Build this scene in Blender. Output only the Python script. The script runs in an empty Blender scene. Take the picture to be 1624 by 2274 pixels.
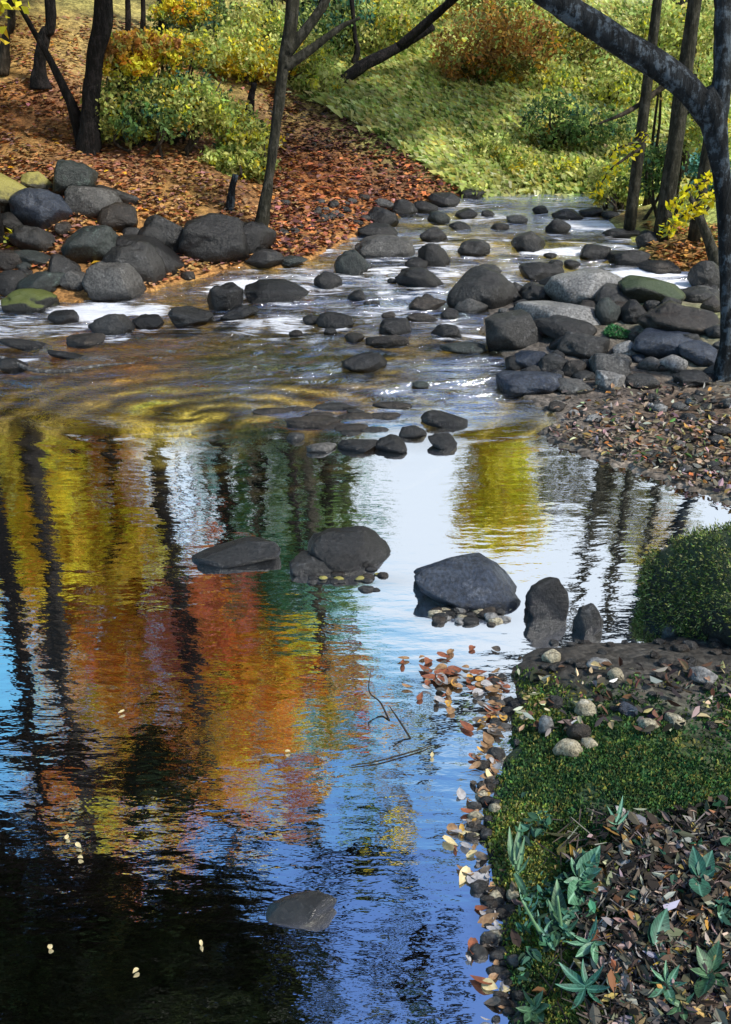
import bpy, math, random
import numpy as np
from mathutils import Vector, noise
R = math.radians
S = bpy.context.scene
COL = S.collection
rng = np.random.default_rng(7)
random.seed(7)

# ------------------------------------------------------------------ camera
CAM_H, PITCH = 2.2, R(28)
F, CU, CV = 2231.0, 812.0, 1137.0          # focal length and centre in 1624 x 2274 picture units
cd = bpy.data.cameras.new('camera')
cam = bpy.data.objects.new('camera', cd)
COL.objects.link(cam)
cam.location = (0, 0, CAM_H)
cam.rotation_euler = (R(90) - PITCH, 0, 0)
cd.sensor_fit = 'VERTICAL'
cd.sensor_height = 24
cd.lens = 12 / math.tan(R(27))
cd.clip_start, cd.clip_end = 0.05, 500
S.camera = cam

# ------------------------------------------------------------------ light
SUN_EL, SUN_AZ = 50, 116                    # azimuth clockwise from +Y: from the right, a little behind the viewer
S.view_settings.view_transform = 'Standard'
S.view_settings.look = 'None'
S.view_settings.exposure = 0.80
S.view_settings.gamma = 1
W = bpy.data.worlds.new('World')
S.world = W
W.use_nodes = True
nt = W.node_tree
nt.nodes.clear()
N = nt.nodes.new
L = nt.links.new
out = N('ShaderNodeOutputWorld')
sky = N('ShaderNodeTexSky')
sky.sky_type = 'NISHITA'
sky.sun_disc = False
sky.sun_elevation = R(SUN_EL)
sky.sun_rotation = R(SUN_AZ)
bg = N('ShaderNodeBackground')
bg.inputs['Strength'].default_value = 0.15
hs = N('ShaderNodeHueSaturation'); zc = N('ShaderNodeTexCoord'); zx = N('ShaderNodeSeparateXYZ'); L(zc.outputs['Generated'], zx.inputs[0])
for nm_, a_, b_ in (('Hue', .468, .510), ('Value', 1.25, .92)):          # greenish low down, cobalt overhead
    q_ = N('ShaderNodeMapRange'); q_.inputs['From Min'].default_value = .58; q_.inputs['From Max'].default_value = .76; q_.inputs['To Min'].default_value = a_; q_.inputs['To Max'].default_value = b_
    L(zx.outputs['Z'], q_.inputs['Value']); L(q_.outputs[0], hs.inputs[nm_])
# hs.inputs['Hue'].default_value = 0.496; hs.inputs['Saturation'].default_value = 1.28; hs.inputs['Value'].default_value = 1.1
hs.inputs['Saturation'].default_value = 1.25
L(sky.outputs[0], hs.inputs['Color']); L(hs.outputs[0], bg.inputs['Color'])
cl = N('ShaderNodeBackground')
cl.inputs['Color'].default_value = (0.82, 0.90, 1.0, 1)
cl.inputs['Strength'].default_value = 0.60
tc = N('ShaderNodeTexCoord')
sx = N('ShaderNodeSeparateXYZ')
L(tc.outputs['Generated'], sx.inputs[0])
nz = N('ShaderNodeTexNoise')
nz.inputs['Scale'].default_value = 3.2
nz.inputs['Detail'].default_value = 6
L(tc.outputs['Generated'], nz.inputs['Vector'])
ad = N('ShaderNodeMath'); ad.operation = 'MULTIPLY_ADD'     # z - 0.5*(noise)
L(nz.outputs['Fac'], ad.inputs[0]); ad.inputs[1].default_value = -0.45
ax = N('ShaderNodeMath'); ax.operation = 'MULTIPLY_ADD'; ax.inputs[1].default_value = -0.55     # the cloud bank stands to the right
L(sx.outputs['X'], ax.inputs[0]); L(sx.outputs['Z'], ax.inputs[2]); L(ax.outputs[0], ad.inputs[2])
mr = N('ShaderNodeMapRange'); mr.interpolation_type = 'SMOOTHSTEP'
mr.inputs['From Min'].default_value = 0.25
mr.inputs['From Max'].default_value = 0.43
mr.inputs['To Min'].default_value = 0.95
mr.inputs['To Max'].default_value = 0.0
L(ad.outputs[0], mr.inputs['Value'])
mx = N('ShaderNodeMixShader')
L(mr.outputs[0], mx.inputs[0]); L(bg.outputs[0], mx.inputs[1]); L(cl.outputs[0], mx.inputs[2])
L(mx.outputs[0], out.inputs['Surface'])
sd = bpy.data.lights.new('sun', 'SUN')
sd.energy = 2.9
sd.angle = R(7)
sd.color = (1.0, 0.95, 0.86)
sun = bpy.data.objects.new('sun', sd)
COL.objects.link(sun)
_d = Vector((math.sin(R(SUN_AZ)) * math.cos(R(SUN_EL)), math.cos(R(SUN_AZ)) * math.cos(R(SUN_EL)), math.sin(R(SUN_EL))))
sun.rotation_euler = _d.to_track_quat('Z', 'Y').to_euler()
sun.location = (0, 0, 30)

# ------------------------------------------------------------------ picture <-> place
def ray(u, v):
    a, b = (u - CU) / F, -(v - CV) / F
    s, c = math.sin(PITCH), math.cos(PITCH)
    return np.array([a, c + b * s, -s + b * c])

def wl(x, y):                               # water level: a flat pool, then a gentle fall of rapids
    t = np.maximum(0, np.asarray(y, float) - 5.6)
    return 0.03 * t * t / (t + 0.8)

def hit(u, v, zf, t0=0.6, t1=60.0):
    d = ray(u, v)
    o = np.array([0, 0, CAM_H])
    t, st = t0, 0.06
    while t < t1:
        p = o + d * t
        if p[2] <= zf(p[0], p[1]):
            lo, hi = t - st, t
            for _ in range(24):
                m = (lo + hi) / 2
                p = o + d * m
                if p[2] <= zf(p[0], p[1]): hi = m
                else: lo = m
            return o + d * hi
        t += st
    return o + d * t1

def at(u, v, y):                            # the point at distance y that the picture shows at (u, v)
    d = ray(u, v)
    return np.array([0, 0, CAM_H]) + d * (y / d[1])

def mir(u, v, y):                           # the point at distance y whose mirror image the pool shows at (u, v)
    w = hit(u, v, wl)
    d = ray(u, v)
    d[2] = -d[2]
    return w + d * ((y - w[1]) / d[1])

# ------------------------------------------------------------------ materials
def new_mat(name):
    m = bpy.data.materials.new(name)
    m.use_nodes = True
    t = m.node_tree
    t.nodes.clear()
    return m, t, t.nodes.new, t.links.new

def leaf_mat(name, trans=0.3, rough=0.6):
    m, t, N, L = new_mat(name)
    o = N('ShaderNodeOutputMaterial')
    a = N('ShaderNodeAttribute'); a.attribute_name = 'Col'
    d = N('ShaderNodeBsdfPrincipled')
    d.inputs['Roughness'].default_value = rough
    d.inputs['Specular IOR Level'].default_value = 0.25
    tr = N('ShaderNodeBsdfTranslucent')
    mix = N('ShaderNodeMixShader'); mix.inputs[0].default_value = trans
    L(a.outputs['Color'], d.inputs['Base Color']); L(a.outputs['Color'], tr.inputs['Color'])
    L(d.outputs[0], mix.inputs[1]); L(tr.outputs[0], mix.inputs[2])
    L(mix.outputs[0], o.inputs['Surface'])
    return m

def rock_mat(name, c1, c2, c3=None, moss=None, rough=0.36, scale=1.0, k=.30, wet=True):
    """mottled stone: two tones, fine grain, pale scuffs, optional moss on what faces up"""
    m, t, N, L = new_mat(name)
    c3 = c3 or tuple(min(.5, x * 2.3) for x in c2)
    c1, c2, c3 = [tuple(x * f for x in c) for c, f in ((c1, k), (c2, k), (c3, k ** .5))]
    o = N('ShaderNodeOutputMaterial')
    b = N('ShaderNodeBsdfPrincipled')
    b.inputs['Roughness'].default_value = rough
    tc = N('ShaderNodeTexCoord')
    oi = N('ShaderNodeObjectInfo')
    vm = N('ShaderNodeVectorMath'); vm.operation = 'ADD'
    L(tc.outputs['Object'], vm.inputs[0])
    sc = N('ShaderNodeVectorMath'); sc.operation = 'SCALE'; sc.inputs[0].default_value = (17, 31, 23)
    L(oi.outputs['Random'], sc.inputs['Scale']); L(sc.outputs[0], vm.inputs[1])
    n1 = N('ShaderNodeTexNoise'); n1.inputs['Scale'].default_value = 5 * scale; n1.inputs['Detail'].default_value = 7; n1.inputs['Roughness'].default_value = 0.65
    n2 = N('ShaderNodeTexNoise'); n2.inputs['Scale'].default_value = 70 * scale; n2.inputs['Detail'].default_value = 3
    n3 = N('ShaderNodeTexNoise'); n3.inputs['Scale'].default_value = 11 * scale; n3.inputs['Detail'].default_value = 8; n3.inputs['Roughness'].default_value = 0.75
    for n in (n1, n2, n3): L(vm.outputs[0], n.inputs['Vector'])
    r1 = N('ShaderNodeMapRange'); r1.inputs['From Min'].default_value = 0.36; r1.inputs['From Max'].default_value = 0.62
    L(n1.outputs['Fac'], r1.inputs['Value'])
    mx = N('ShaderNodeMix'); mx.data_type = 'RGBA'
    mx.inputs['A'].default_value = (*c1, 1); mx.inputs['B'].default_value = (*c2, 1)
    L(r1.outputs[0], mx.inputs['Factor'])
    r3 = N('ShaderNodeMapRange'); r3.inputs['From Min'].default_value = 0.56; r3.inputs['From Max'].default_value = 0.72
    L(n3.outputs['Fac'], r3.inputs['Value'])
    mx2 = N('ShaderNodeMix'); mx2.data_type = 'RGBA'
    mx2.inputs['B'].default_value = (*c3, 1)
    L(mx.outputs['Result'], mx2.inputs['A']); L(r3.outputs[0], mx2.inputs['Factor'])
    r2 = N('ShaderNodeMapRange'); r2.inputs['From Min'].default_value = 0.35; r2.inputs['From Max'].default_value = 0.65
    r2.inputs['To Min'].default_value = 0.5; r2.inputs['To Max'].default_value = 1.5
    L(n2.outputs['Fac'], r2.inputs['Value'])
    ml = N('ShaderNodeVectorMath'); ml.operation = 'SCALE'
    L(mx2.outputs['Result'], ml.inputs[0]); L(r2.outputs[0], ml.inputs['Scale'])
    last = ml.outputs[0]
    if moss:
        g = N('ShaderNodeNewGeometry'); s = N('ShaderNodeSeparateXYZ'); L(g.outputs['Normal'], s.inputs[0])
        aa = N('ShaderNodeMath'); aa.operation = 'ADD'; L(s.outputs['Z'], aa.inputs[0])
        L(n3.outputs['Fac'], aa.inputs[1])
        rr = N('ShaderNodeMapRange'); rr.inputs['From Min'].default_value = 0.85; rr.inputs['From Max'].default_value = 1.1
        L(aa.outputs[0], rr.inputs['Value'])
        mm = N('ShaderNodeMix'); mm.data_type = 'RGBA'; mm.inputs['B'].default_value = (*moss, 1)
        L(last, mm.inputs['A']); L(rr.outputs[0], mm.inputs['Factor'])
        last = mm.outputs['Result']
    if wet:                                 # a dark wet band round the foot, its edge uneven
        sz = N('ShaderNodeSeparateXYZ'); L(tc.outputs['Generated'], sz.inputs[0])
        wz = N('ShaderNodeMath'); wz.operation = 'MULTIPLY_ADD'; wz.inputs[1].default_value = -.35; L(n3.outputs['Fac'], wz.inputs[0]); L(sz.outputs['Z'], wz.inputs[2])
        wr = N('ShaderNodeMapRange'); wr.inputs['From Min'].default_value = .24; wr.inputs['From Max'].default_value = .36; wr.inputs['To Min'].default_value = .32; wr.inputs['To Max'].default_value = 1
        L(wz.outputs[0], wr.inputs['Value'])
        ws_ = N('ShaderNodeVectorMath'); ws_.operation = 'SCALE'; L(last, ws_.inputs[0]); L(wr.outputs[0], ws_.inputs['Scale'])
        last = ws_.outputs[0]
    L(last, b.inputs['Base Color'])
    bp = N('ShaderNodeBump'); bp.inputs['Strength'].default_value = 0.9; bp.inputs['Distance'].default_value = 0.03
    L(n3.outputs['Fac'], bp.inputs['Height'])
    bp2 = N('ShaderNodeBump'); bp2.inputs['Strength'].default_value = 0.35; bp2.inputs['Distance'].default_value = 0.004
    L(n2.outputs['Fac'], bp2.inputs['Height']); L(bp.outputs[0], bp2.inputs['Normal'])
    L(bp2.outputs[0], b.inputs['Normal'])
    L(b.outputs[0], o.inputs['Surface'])
    return m

def bark_mat(name, c1, c2, c3=None, vs=9.0):
    m, t, N, L = new_mat(name)
    o = N('ShaderNodeOutputMaterial')
    b = N('ShaderNodeBsdfPrincipled'); b.inputs['Roughness'].default_value = 0.85; b.inputs['Specular IOR Level'].default_value = 0.2
    tc = N('ShaderNodeTexCoord')
    mp = N('ShaderNodeMapping'); mp.inputs['Scale'].default_value = (vs * 3.2, vs * 3.2, vs * 0.8)
    L(tc.outputs['Object'], mp.inputs[0])
    n1 = N('ShaderNodeTexNoise'); n1.inputs['Scale'].default_value = 1; n1.inputs['Detail'].default_value = 7; n1.inputs['Roughness'].default_value = 0.7
    L(mp.outputs[0], n1.inputs['Vector'])
    n2 = N('ShaderNodeTexNoise'); n2.inputs['Scale'].default_value = 7; n2.inputs['Detail'].default_value = 6
    L(tc.outputs['Object'], n2.inputs['Vector'])
    r = N('ShaderNodeMapRange'); r.inputs['From Min'].default_value = 0.38; r.inputs['From Max'].default_value = 0.62
    L(n1.outputs['Fac'], r.inputs['Value'])
    mx = N('ShaderNodeMix'); mx.data_type = 'RGBA'; mx.inputs['A'].default_value = (*c1, 1); mx.inputs['B'].default_value = (*c2, 1)
    L(r.outputs[0], mx.inputs['Factor'])
    r2 = N('ShaderNodeMapRange'); r2.inputs['From Min'].default_value = 0.53; r2.inputs['From Max'].default_value = 0.60
    m3 = N('ShaderNodeMath'); m3.operation = 'MULTIPLY_ADD'; m3.inputs[1].default_value = .45; L(n1.outputs['Fac'], m3.inputs[0]); m4 = N('ShaderNodeMath'); m4.operation = 'MULTIPLY_ADD'; m4.inputs[1].default_value = .6; m4.inputs[2].default_value = 0; L(n2.outputs['Fac'], m4.inputs[0]); L(m4.outputs[0], m3.inputs[2])
    n2.inputs['Scale'].default_value = 14; n2.inputs['Roughness'].default_value = .75
    L(m3.outputs[0], r2.inputs['Value'])
    mx2 = N('ShaderNodeMix'); mx2.data_type = 'RGBA'; mx2.inputs['B'].default_value = (*(c3 or c2), 1)
    L(mx.outputs['Result'], mx2.inputs['A']); L(r2.outputs[0], mx2.inputs['Factor'])
    L(mx2.outputs['Result'], b.inputs['Base Color'])
    bp = N('ShaderNodeBump'); bp.inputs['Strength'].default_value = 1.0; bp.inputs['Distance'].default_value = 0.05
    L(n1.outputs['Fac'], bp.inputs['Height']); L(bp.outputs[0], b.inputs['Normal'])
    L(b.outputs[0], o.inputs['Surface'])
    return m

def ground_mat():
    m, t, N, L = new_mat('ground')
    o = N('ShaderNodeOutputMaterial')
    b = N('ShaderNodeBsdfPrincipled'); b.inputs['Roughness'].default_value = 0.85; b.inputs['Specular IOR Level'].default_value = 0.25
    tc = N('ShaderNodeTexCoord')
    a = N('ShaderNodeAttribute'); a.attribute_name = 'Col'
    n1 = N('ShaderNodeTexNoise'); n1.inputs['Scale'].default_value = 6; n1.inputs['Detail'].default_value = 9; n1.inputs['Roughness'].default_value = 0.75
    n2 = N('ShaderNodeTexNoise'); n2.inputs['Scale'].default_value = 55; n2.inputs['Detail'].default_value = 4
    vo = N('ShaderNodeTexVoronoi'); vo.inputs['Scale'].default_value = 26; vo.inputs['Randomness'].default_value = 1
    for n in (n1, n2, vo): L(tc.outputs['Object'], n.inputs['Vector'])
    r1 = N('ShaderNodeMapRange'); r1.inputs['From Min'].default_value = 0.3; r1.inputs['From Max'].default_value = 0.7; r1.inputs['To Min'].default_value = 0.45; r1.inputs['To Max'].default_value = 1.6
    L(n1.outputs['Fac'], r1.inputs['Value'])
    r2 = N('ShaderNodeMapRange'); r2.inputs['From Min'].default_value = 0.3; r2.inputs['From Max'].default_value = 0.7; r2.inputs['To Min'].default_value = 0.55; r2.inputs['To Max'].default_value = 1.45
    L(n2.outputs['Fac'], r2.inputs['Value'])
    mu = N('ShaderNodeMath'); mu.operation = 'MULTIPLY'; L(r1.outputs[0], mu.inputs[0]); L(r2.outputs[0], mu.inputs[1])
    sp = N('ShaderNodeSeparateColor'); L(vo.outputs['Color'], sp.inputs[0])
    r3 = N('ShaderNodeMapRange'); r3.inputs['To Min'].default_value = 0.6; r3.inputs['To Max'].default_value = 1.4
    L(sp.outputs[0], r3.inputs['Value'])
    mu2 = N('ShaderNodeMath'); mu2.operation = 'MULTIPLY'; L(mu.outputs[0], mu2.inputs[0]); L(r3.outputs[0], mu2.inputs[1])
    sc = N('ShaderNodeVectorMath'); sc.operation = 'SCALE'; L(a.outputs['Color'], sc.inputs[0]); L(mu2.outputs[0], sc.inputs['Scale'])
    L(sc.outputs[0], b.inputs['Base Color'])
    bp = N('ShaderNodeBump'); bp.inputs['Strength'].default_value = 0.7; bp.inputs['Distance'].default_value = 0.03
    L(n1.outputs['Fac'], bp.inputs['Height'])
    bp2 = N('ShaderNodeBump'); bp2.inputs['Strength'].default_value = 0.6; bp2.inputs['Distance'].default_value = 0.012; bp2.invert = True
    L(vo.outputs['Distance'], bp2.inputs['Height']); L(bp.outputs[0], bp2.inputs['Normal'])
    L(bp2.outputs[0], b.inputs['Normal'])
    L(b.outputs[0], o.inputs['Surface'])
    return m

def water_mat():
    """clear water over a bed: mirror reflection that strengthens at grazing angles, ripples, broken white painted for froth and reflected sky"""
    m, t, N, L = new_mat('water')
    o = N('ShaderNodeOutputMaterial')
    tc = N('ShaderNodeTexCoord')
    ar = N('ShaderNodeAttribute'); ar.attribute_name = 'Rapid'
    sh = N('ShaderNodeAttribute'); sh.attribute_name = 'Shallow'
    af = N('ShaderNodeAttribute'); af.attribute_name = 'FoamGlint'
    def noi(sx, sy, det, ro=0.5, dist=0.0):
        mp = N('ShaderNodeMapping'); mp.inputs['Scale'].default_value = (sx, sy, 1)
        L(tc.outputs['Object'], mp.inputs[0])
        n = N('ShaderNodeTexNoise'); n.inputs['Scale'].default_value = 1; n.inputs['Detail'].default_value = det; n.inputs['Roughness'].default_value = ro; n.inputs['Distortion'].default_value = dist
        L(mp.outputs[0], n.inputs['Vector'])
        return n
    def bump(h, dist, nrm=None, mulby=None):
        b = N('ShaderNodeBump'); b.inputs['Strength'].default_value = 1; b.inputs['Distance'].default_value = dist
        if mulby is not None:
            k = N('ShaderNodeMath'); k.operation = 'MULTIPLY'; L(h, k.inputs[0]); L(mulby, k.inputs[1]); h = k.outputs[0]
        L(h, b.inputs['Height'])
        if nrm is not None: L(nrm, b.inputs['Normal'])
        return b.outputs[0]
    b1 = bump(noi(2.6, 7.5, 2).outputs['Fac'], 0.0026)
    b2 = bump(noi(11, 28, 3).outputs['Fac'], 0.0009, b1)
    b3 = bump(noi(3.0, 8.0, 5, 0.6, 0.8).outputs['Fac'], 0.075, b2, ar.outputs['Fac'])
    gl = N('ShaderNodeBsdfGlossy'); gl.inputs['Roughness'].default_value = 0.02; gl.inputs['Color'].default_value = (0.97, 0.98, 1.0, 1)
    L(b3, gl.inputs['Normal'])
    tr = N('ShaderNodeBsdfTransparent'); tr.inputs['Color'].default_value = (0.86, 0.86, 0.74, 1)
    lw = N('ShaderNodeLayerWeight'); lw.inputs['Blend'].default_value = 0.5; L(b3, lw.inputs['Normal'])
    fr = N('ShaderNodeMapRange')
    fr.inputs['From Min'].default_value = 0.15; fr.inputs['From Max'].default_value = 0.75
    fr.inputs['To Min'].default_value = 0.88; fr.inputs['To Max'].default_value = 0.95
    L(lw.outputs['Facing'], fr.inputs['Value'])
    s1 = N('ShaderNodeMath'); s1.operation = 'MULTIPLY_ADD'; s1.inputs[1].default_value = -0.86; s1.inputs[2].default_value = 1; L(sh.outputs['Fac'], s1.inputs[0])
    s2 = N('ShaderNodeMath'); s2.operation = 'MULTIPLY'; L(fr.outputs[0], s2.inputs[0]); L(s1.outputs[0], s2.inputs[1])
    mx = N('ShaderNodeMixShader'); L(s2.outputs[0], mx.inputs[0]); L(tr.outputs[0], mx.inputs[1]); L(gl.outputs[0], mx.inputs[2])
    fo = N('ShaderNodeBsdfDiffuse'); fo.inputs['Color'].default_value = (0.78, 0.80, 0.86, 1); L(b3, fo.inputs['Normal'])  # white colour standing for froth and for sky reflection
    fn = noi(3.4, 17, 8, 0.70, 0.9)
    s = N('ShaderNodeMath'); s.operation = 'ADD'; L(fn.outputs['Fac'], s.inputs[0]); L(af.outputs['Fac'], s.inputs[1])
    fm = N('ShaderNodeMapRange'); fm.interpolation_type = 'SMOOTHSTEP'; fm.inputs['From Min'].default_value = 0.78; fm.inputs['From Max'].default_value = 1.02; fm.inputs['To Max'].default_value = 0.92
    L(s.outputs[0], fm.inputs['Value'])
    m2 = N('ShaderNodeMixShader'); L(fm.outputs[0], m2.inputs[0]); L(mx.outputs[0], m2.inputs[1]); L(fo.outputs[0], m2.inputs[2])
    L(m2.outputs[0], o.inputs['Surface'])
    return m

M = dict(
    leaf=leaf_mat('leaf', 0.45), litter=leaf_mat('litter', 0.08, 0.75), grass=leaf_mat('grass', 0.5, 0.6), moss=leaf_mat('moss', 0.1, 0.9),
    char=rock_mat('charcoal_stone', (.018, .017, .018), (.042, .04, .04), (.13, .13, .135)),
    dark=rock_mat('dark_stone', (.035, .034, .033), (.085, .082, .078), (.2, .2, .205), k=.37),
    grey=rock_mat('grey_stone', (.07, .068, .064), (.14, .135, .128), (.3, .295, .28), k=.62),
    pale=rock_mat('pale_stone', (.16, .155, .15), (.30, .295, .285), (.5, .5, .5), k=.75),
    cream=rock_mat('cream_stone', (.30, .25, .16), (.48, .43, .30), (.6, .58, .5), scale=2, k=.9, wet=False),
    blue=rock_mat('blue_stone', (.035, .05, .09), (.085, .11, .16), (.2, .22, .26), k=.42),
    teal=rock_mat('teal_stone', (.05, .065, .062), (.11, .135, .125), (.17, .24, .21)),
    brown=rock_mat('brown_stone', (.045, .034, .026), (.11, .085, .065), (.2, .16, .12)),
    black=rock_mat('wet_black_stone', (.02, .02, .021), (.045, .046, .048), (.09, .09, .095), rough=.25), lichen=rock_mat('lichen_stone', (.09, .09, .07), (.17, .16, .11), (.3, .28, .16), moss=(.30, .27, .07)),
    mossy=rock_mat('mossy_stone', (.03, .032, .025), (.07, .07, .05), (.12, .13, .08), moss=(.10, .12, .025)),
    green=rock_mat('green_stone', (.03, .04, .028), (.065, .075, .05), (.12, .13, .10), moss=(.035, .055, .02)),
    bark_black=bark_mat('bark_black', (.006, .006, .006), (.018, .016, .016), (.035, .03, .03)),
    bark_brown=bark_mat('bark_brown', (.025, .02, .015), (.075, .062, .045), (.1, .08, .06)),
    bark_olive=bark_mat('bark_olive', (.018, .018, .013), (.055, .052, .036), (.08, .075, .06)),
    bark_blue=bark_mat('bark_blue', (.007, .008, .009), (.03, .035, .04), (.10, .125, .15), vs=6),
    wood_pale=bark_mat('wood_pale', (.06, .055, .05), (.16, .155, .15), (.3, .3, .3)),
    ground=ground_mat(), water=water_mat())

# ------------------------------------------------------------------ mesh helpers
def link(name, me, mat=None, parent=None, loc=(0, 0, 0)):
    o = bpy.data.objects.new(name, me)
    COL.objects.link(o)
    o.location = loc
    if mat is not None: me.materials.append(mat)
    if parent is not None: o.parent = parent
    return o

def mesh(name, V, Fc, smooth=True):
    me = bpy.data.meshes.new(name)
    me.from_pydata([tuple(map(float, v)) for v in V], [], [tuple(map(int, f)) for f in Fc])
    if smooth: me.polygons.foreach_set('use_smooth', [True] * len(me.polygons))
    me.update()
    return me

def quads(name, V, col):
    """V (n,4,3) -> n loose quads carrying colour col (n,3)"""
    n = len(V)
    me = bpy.data.meshes.new(name)
    me.vertices.add(4 * n); me.vertices.foreach_set('co', np.ascontiguousarray(V, np.float32).ravel())
    me.loops.add(4 * n); me.loops.foreach_set('vertex_index', np.arange(4 * n, dtype=np.int32))
    me.polygons.add(n); me.polygons.foreach_set('loop_start', np.arange(0, 4 * n, 4, dtype=np.int32))
    me.update(calc_edges=True)
    a = me.color_attributes.new('Col', 'FLOAT_COLOR', 'POINT')
    c = np.ones((n, 4, 4), np.float32); c[:, :, :3] = np.asarray(col)[:, None, :]
    a.data.foreach_set('color', c.ravel())
    return me

def leaf_quads(C, size, flat=0.0, aspect=0.5, up=None):
    """diamond leaves at C: random tilt; flat -> lie towards the horizontal"""
    n = len(C)
    nr = rng.normal(size=(n, 3)); nr[:, 2] += flat * 6 * np.sign(flat + 1e-9)
    nr /= np.linalg.norm(nr, axis=1)[:, None]
    a = rng.normal(size=(n, 3)); a -= nr * (a * nr).sum(1)[:, None]
    a /= np.linalg.norm(a, axis=1)[:, None]
    b = np.cross(nr, a)
    s = np.broadcast_to(np.asarray(size, float), (n,))[:, None]
    bend = nr * s * 0.12
    return np.stack([C + a * s * .5, C + b * s * .5 * aspect + bend, C - a * s * .5, C - b * s * .5 * aspect + bend], 1)

def palette(pal, n, jit=0.25):
    """pal: list of (weight, (r,g,b))"""
    w = np.array([p[0] for p in pal], float)
    c = np.array([p[1] for p in pal])[rng.choice(len(pal), n, p=w / w.sum())]
    return np.clip(c * np.exp(rng.normal(0, jit, (n, 1))) * np.exp(rng.normal(0, jit * .35, (n, 3))), 0, .9)

def tag(o, label, cat, group=None, kind=None):
    if label: o['label'] = label
    if cat: o['category'] = cat
    if group: o['group'] = group
    if kind: o['kind'] = kind
    return o

def empty(name, loc, label, cat, group=None):
    o = bpy.data.objects.new(name, None)
    COL.objects.link(o)
    o.location = tuple(map(float, loc))
    o.empty_display_size = 0.1
    return tag(o, label, cat, group)

def tube(pts, radii, V, Fc, seg=10, rough=0.10, sub=5):
    """append a smooth tapering tube through pts to V, Fc"""
    P = [np.asarray(p, float) for p in pts]
    if len(P) > 2:
        Q, RR = [], []
        E = [2 * P[0] - P[1]] + P + [2 * P[-1] - P[-2]]
        for i in range(len(P) - 1):
            p0, p1, p2, p3 = E[i:i + 4]
            for k in range(sub):
                t = k / sub
                Q.append(.5 * (2 * p1 + (p2 - p0) * t + (2 * p0 - 5 * p1 + 4 * p2 - p3) * t * t + (3 * p1 - p0 - 3 * p2 + p3) * t ** 3))
                RR.append(radii[i] * (1 - t) + radii[i + 1] * t)
        Q.append(P[-1]); RR.append(radii[-1])
    else:
        Q = [P[0] + (P[1] - P[0]) * k / sub for k in range(sub + 1)]
        RR = [radii[0] + (radii[1] - radii[0]) * k / sub for k in range(sub + 1)]
    base = len(V)
    ref = np.array([0.3, 1, 0.2])
    for i, (q, r) in enumerate(zip(Q, RR)):
        d = Q[min(i + 1, len(Q) - 1)] - Q[max(i - 1, 0)]
        d /= np.linalg.norm(d) + 1e-9
        a = np.cross(d, ref); a /= np.linalg.norm(a) + 1e-9
        b = np.cross(d, a)
        for k in range(seg):
            th = 2 * math.pi * k / seg
            e = a * math.cos(th) + b * math.sin(th)
            nn = noise.noise(Vector((q + e * 0.3) * 3.1 / max(.25, r * 8)))
            V.append(q + e * r * (1 + rough * 2 * nn))
    for i in range(len(Q) - 1):
        for k in range(seg):
            k2 = (k + 1) % seg
            Fc.append((base + i * seg + k, base + i * seg + k2, base + (i + 1) * seg + k2, base + (i + 1) * seg + k))
    Fc.append(tuple(base + (len(Q) - 1) * seg + k for k in range(seg)))
    Fc.append(tuple(base + k for k in reversed(range(seg))))

# ------------------------------------------------------------------ the lie of the land
def px(seq):
    return [tuple(hit(u, v, wl)[:2]) for u, v in seq]
SHORE = [
    ('left', [(-6.2, 0.2), (-6.4, 2.5), (-5.6, 4.6), (-4.2, 6.2)] + px([(-120, 700), (0, 662), (130, 675), (215, 665), (315, 655), (420, 622), (540, 598),
              (660, 588), (735, 562), (800, 520), (880, 478), (960, 452), (1060, 436), (1160, 424)])),
    ('far', px([(1160, 424), (1300, 422), (1480, 427), (1640, 432)])),
    ('slope', px([(1640, 432), (1500, 446), (1400, 462), (1350, 480), (1372, 512), (1420, 545), (1400, 580), (1490, 600), (1580, 616), (1720, 640)])),
    ('bar', px([(1720, 652), (1560, 648), (1400, 632), (1250, 618), (1150, 650), (1080, 690), (1070, 740), (1120, 795), (1110, 850), (1180, 890),
                (1240, 935), (1185, 965), (1290, 1010), (1410, 1045), (1520, 1085), (1640, 1135), (1760, 1190)])),
    ('mound', px([(1760, 1215), (1600, 1225), (1500, 1265), (1480, 1330), (1510, 1400), (1410, 1425), (1290, 1425), (1190, 1440), (1115, 1490),
                  (1140, 1570), (1110, 1680), (1095, 1760), (1062, 1860), (1090, 1960), (1125, 2010), (1098, 2100), (1140, 2200), (1125, 2274)]) + [(.34, 1.1), (.1, .55)]),
    ('near', [(.1, .55), (-1.5, .35), (-4, .15), (-6.2, .2)]),
]
SEG = []
for lab, pts in SHORE:
    for a, b in zip(pts[:-1], pts[1:]): SEG.append((lab, a, b))
LABS = [s[0] for s in SHORE]

def grid_axis(parts):
    o = []
    for a, b, st in parts: o += list(np.arange(a, b - 1e-6, st))
    return np.array(o + [parts[-1][1]])
GX = grid_axis([(-70, -20, 10), (-20, -8, 1.5), (-8, -4, .2), (-4, 4, .045), (4, 8, .2), (8, 20, 1.5), (20, 70, 10)])
GY = grid_axis([(-12, 0, 1.5), (0, .9, .15), (.9, 6, .034), (6, 14, .07), (14, 30, .4), (30, 120, 9)])
X, Y = np.meshgrid(GX, GY)

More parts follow.
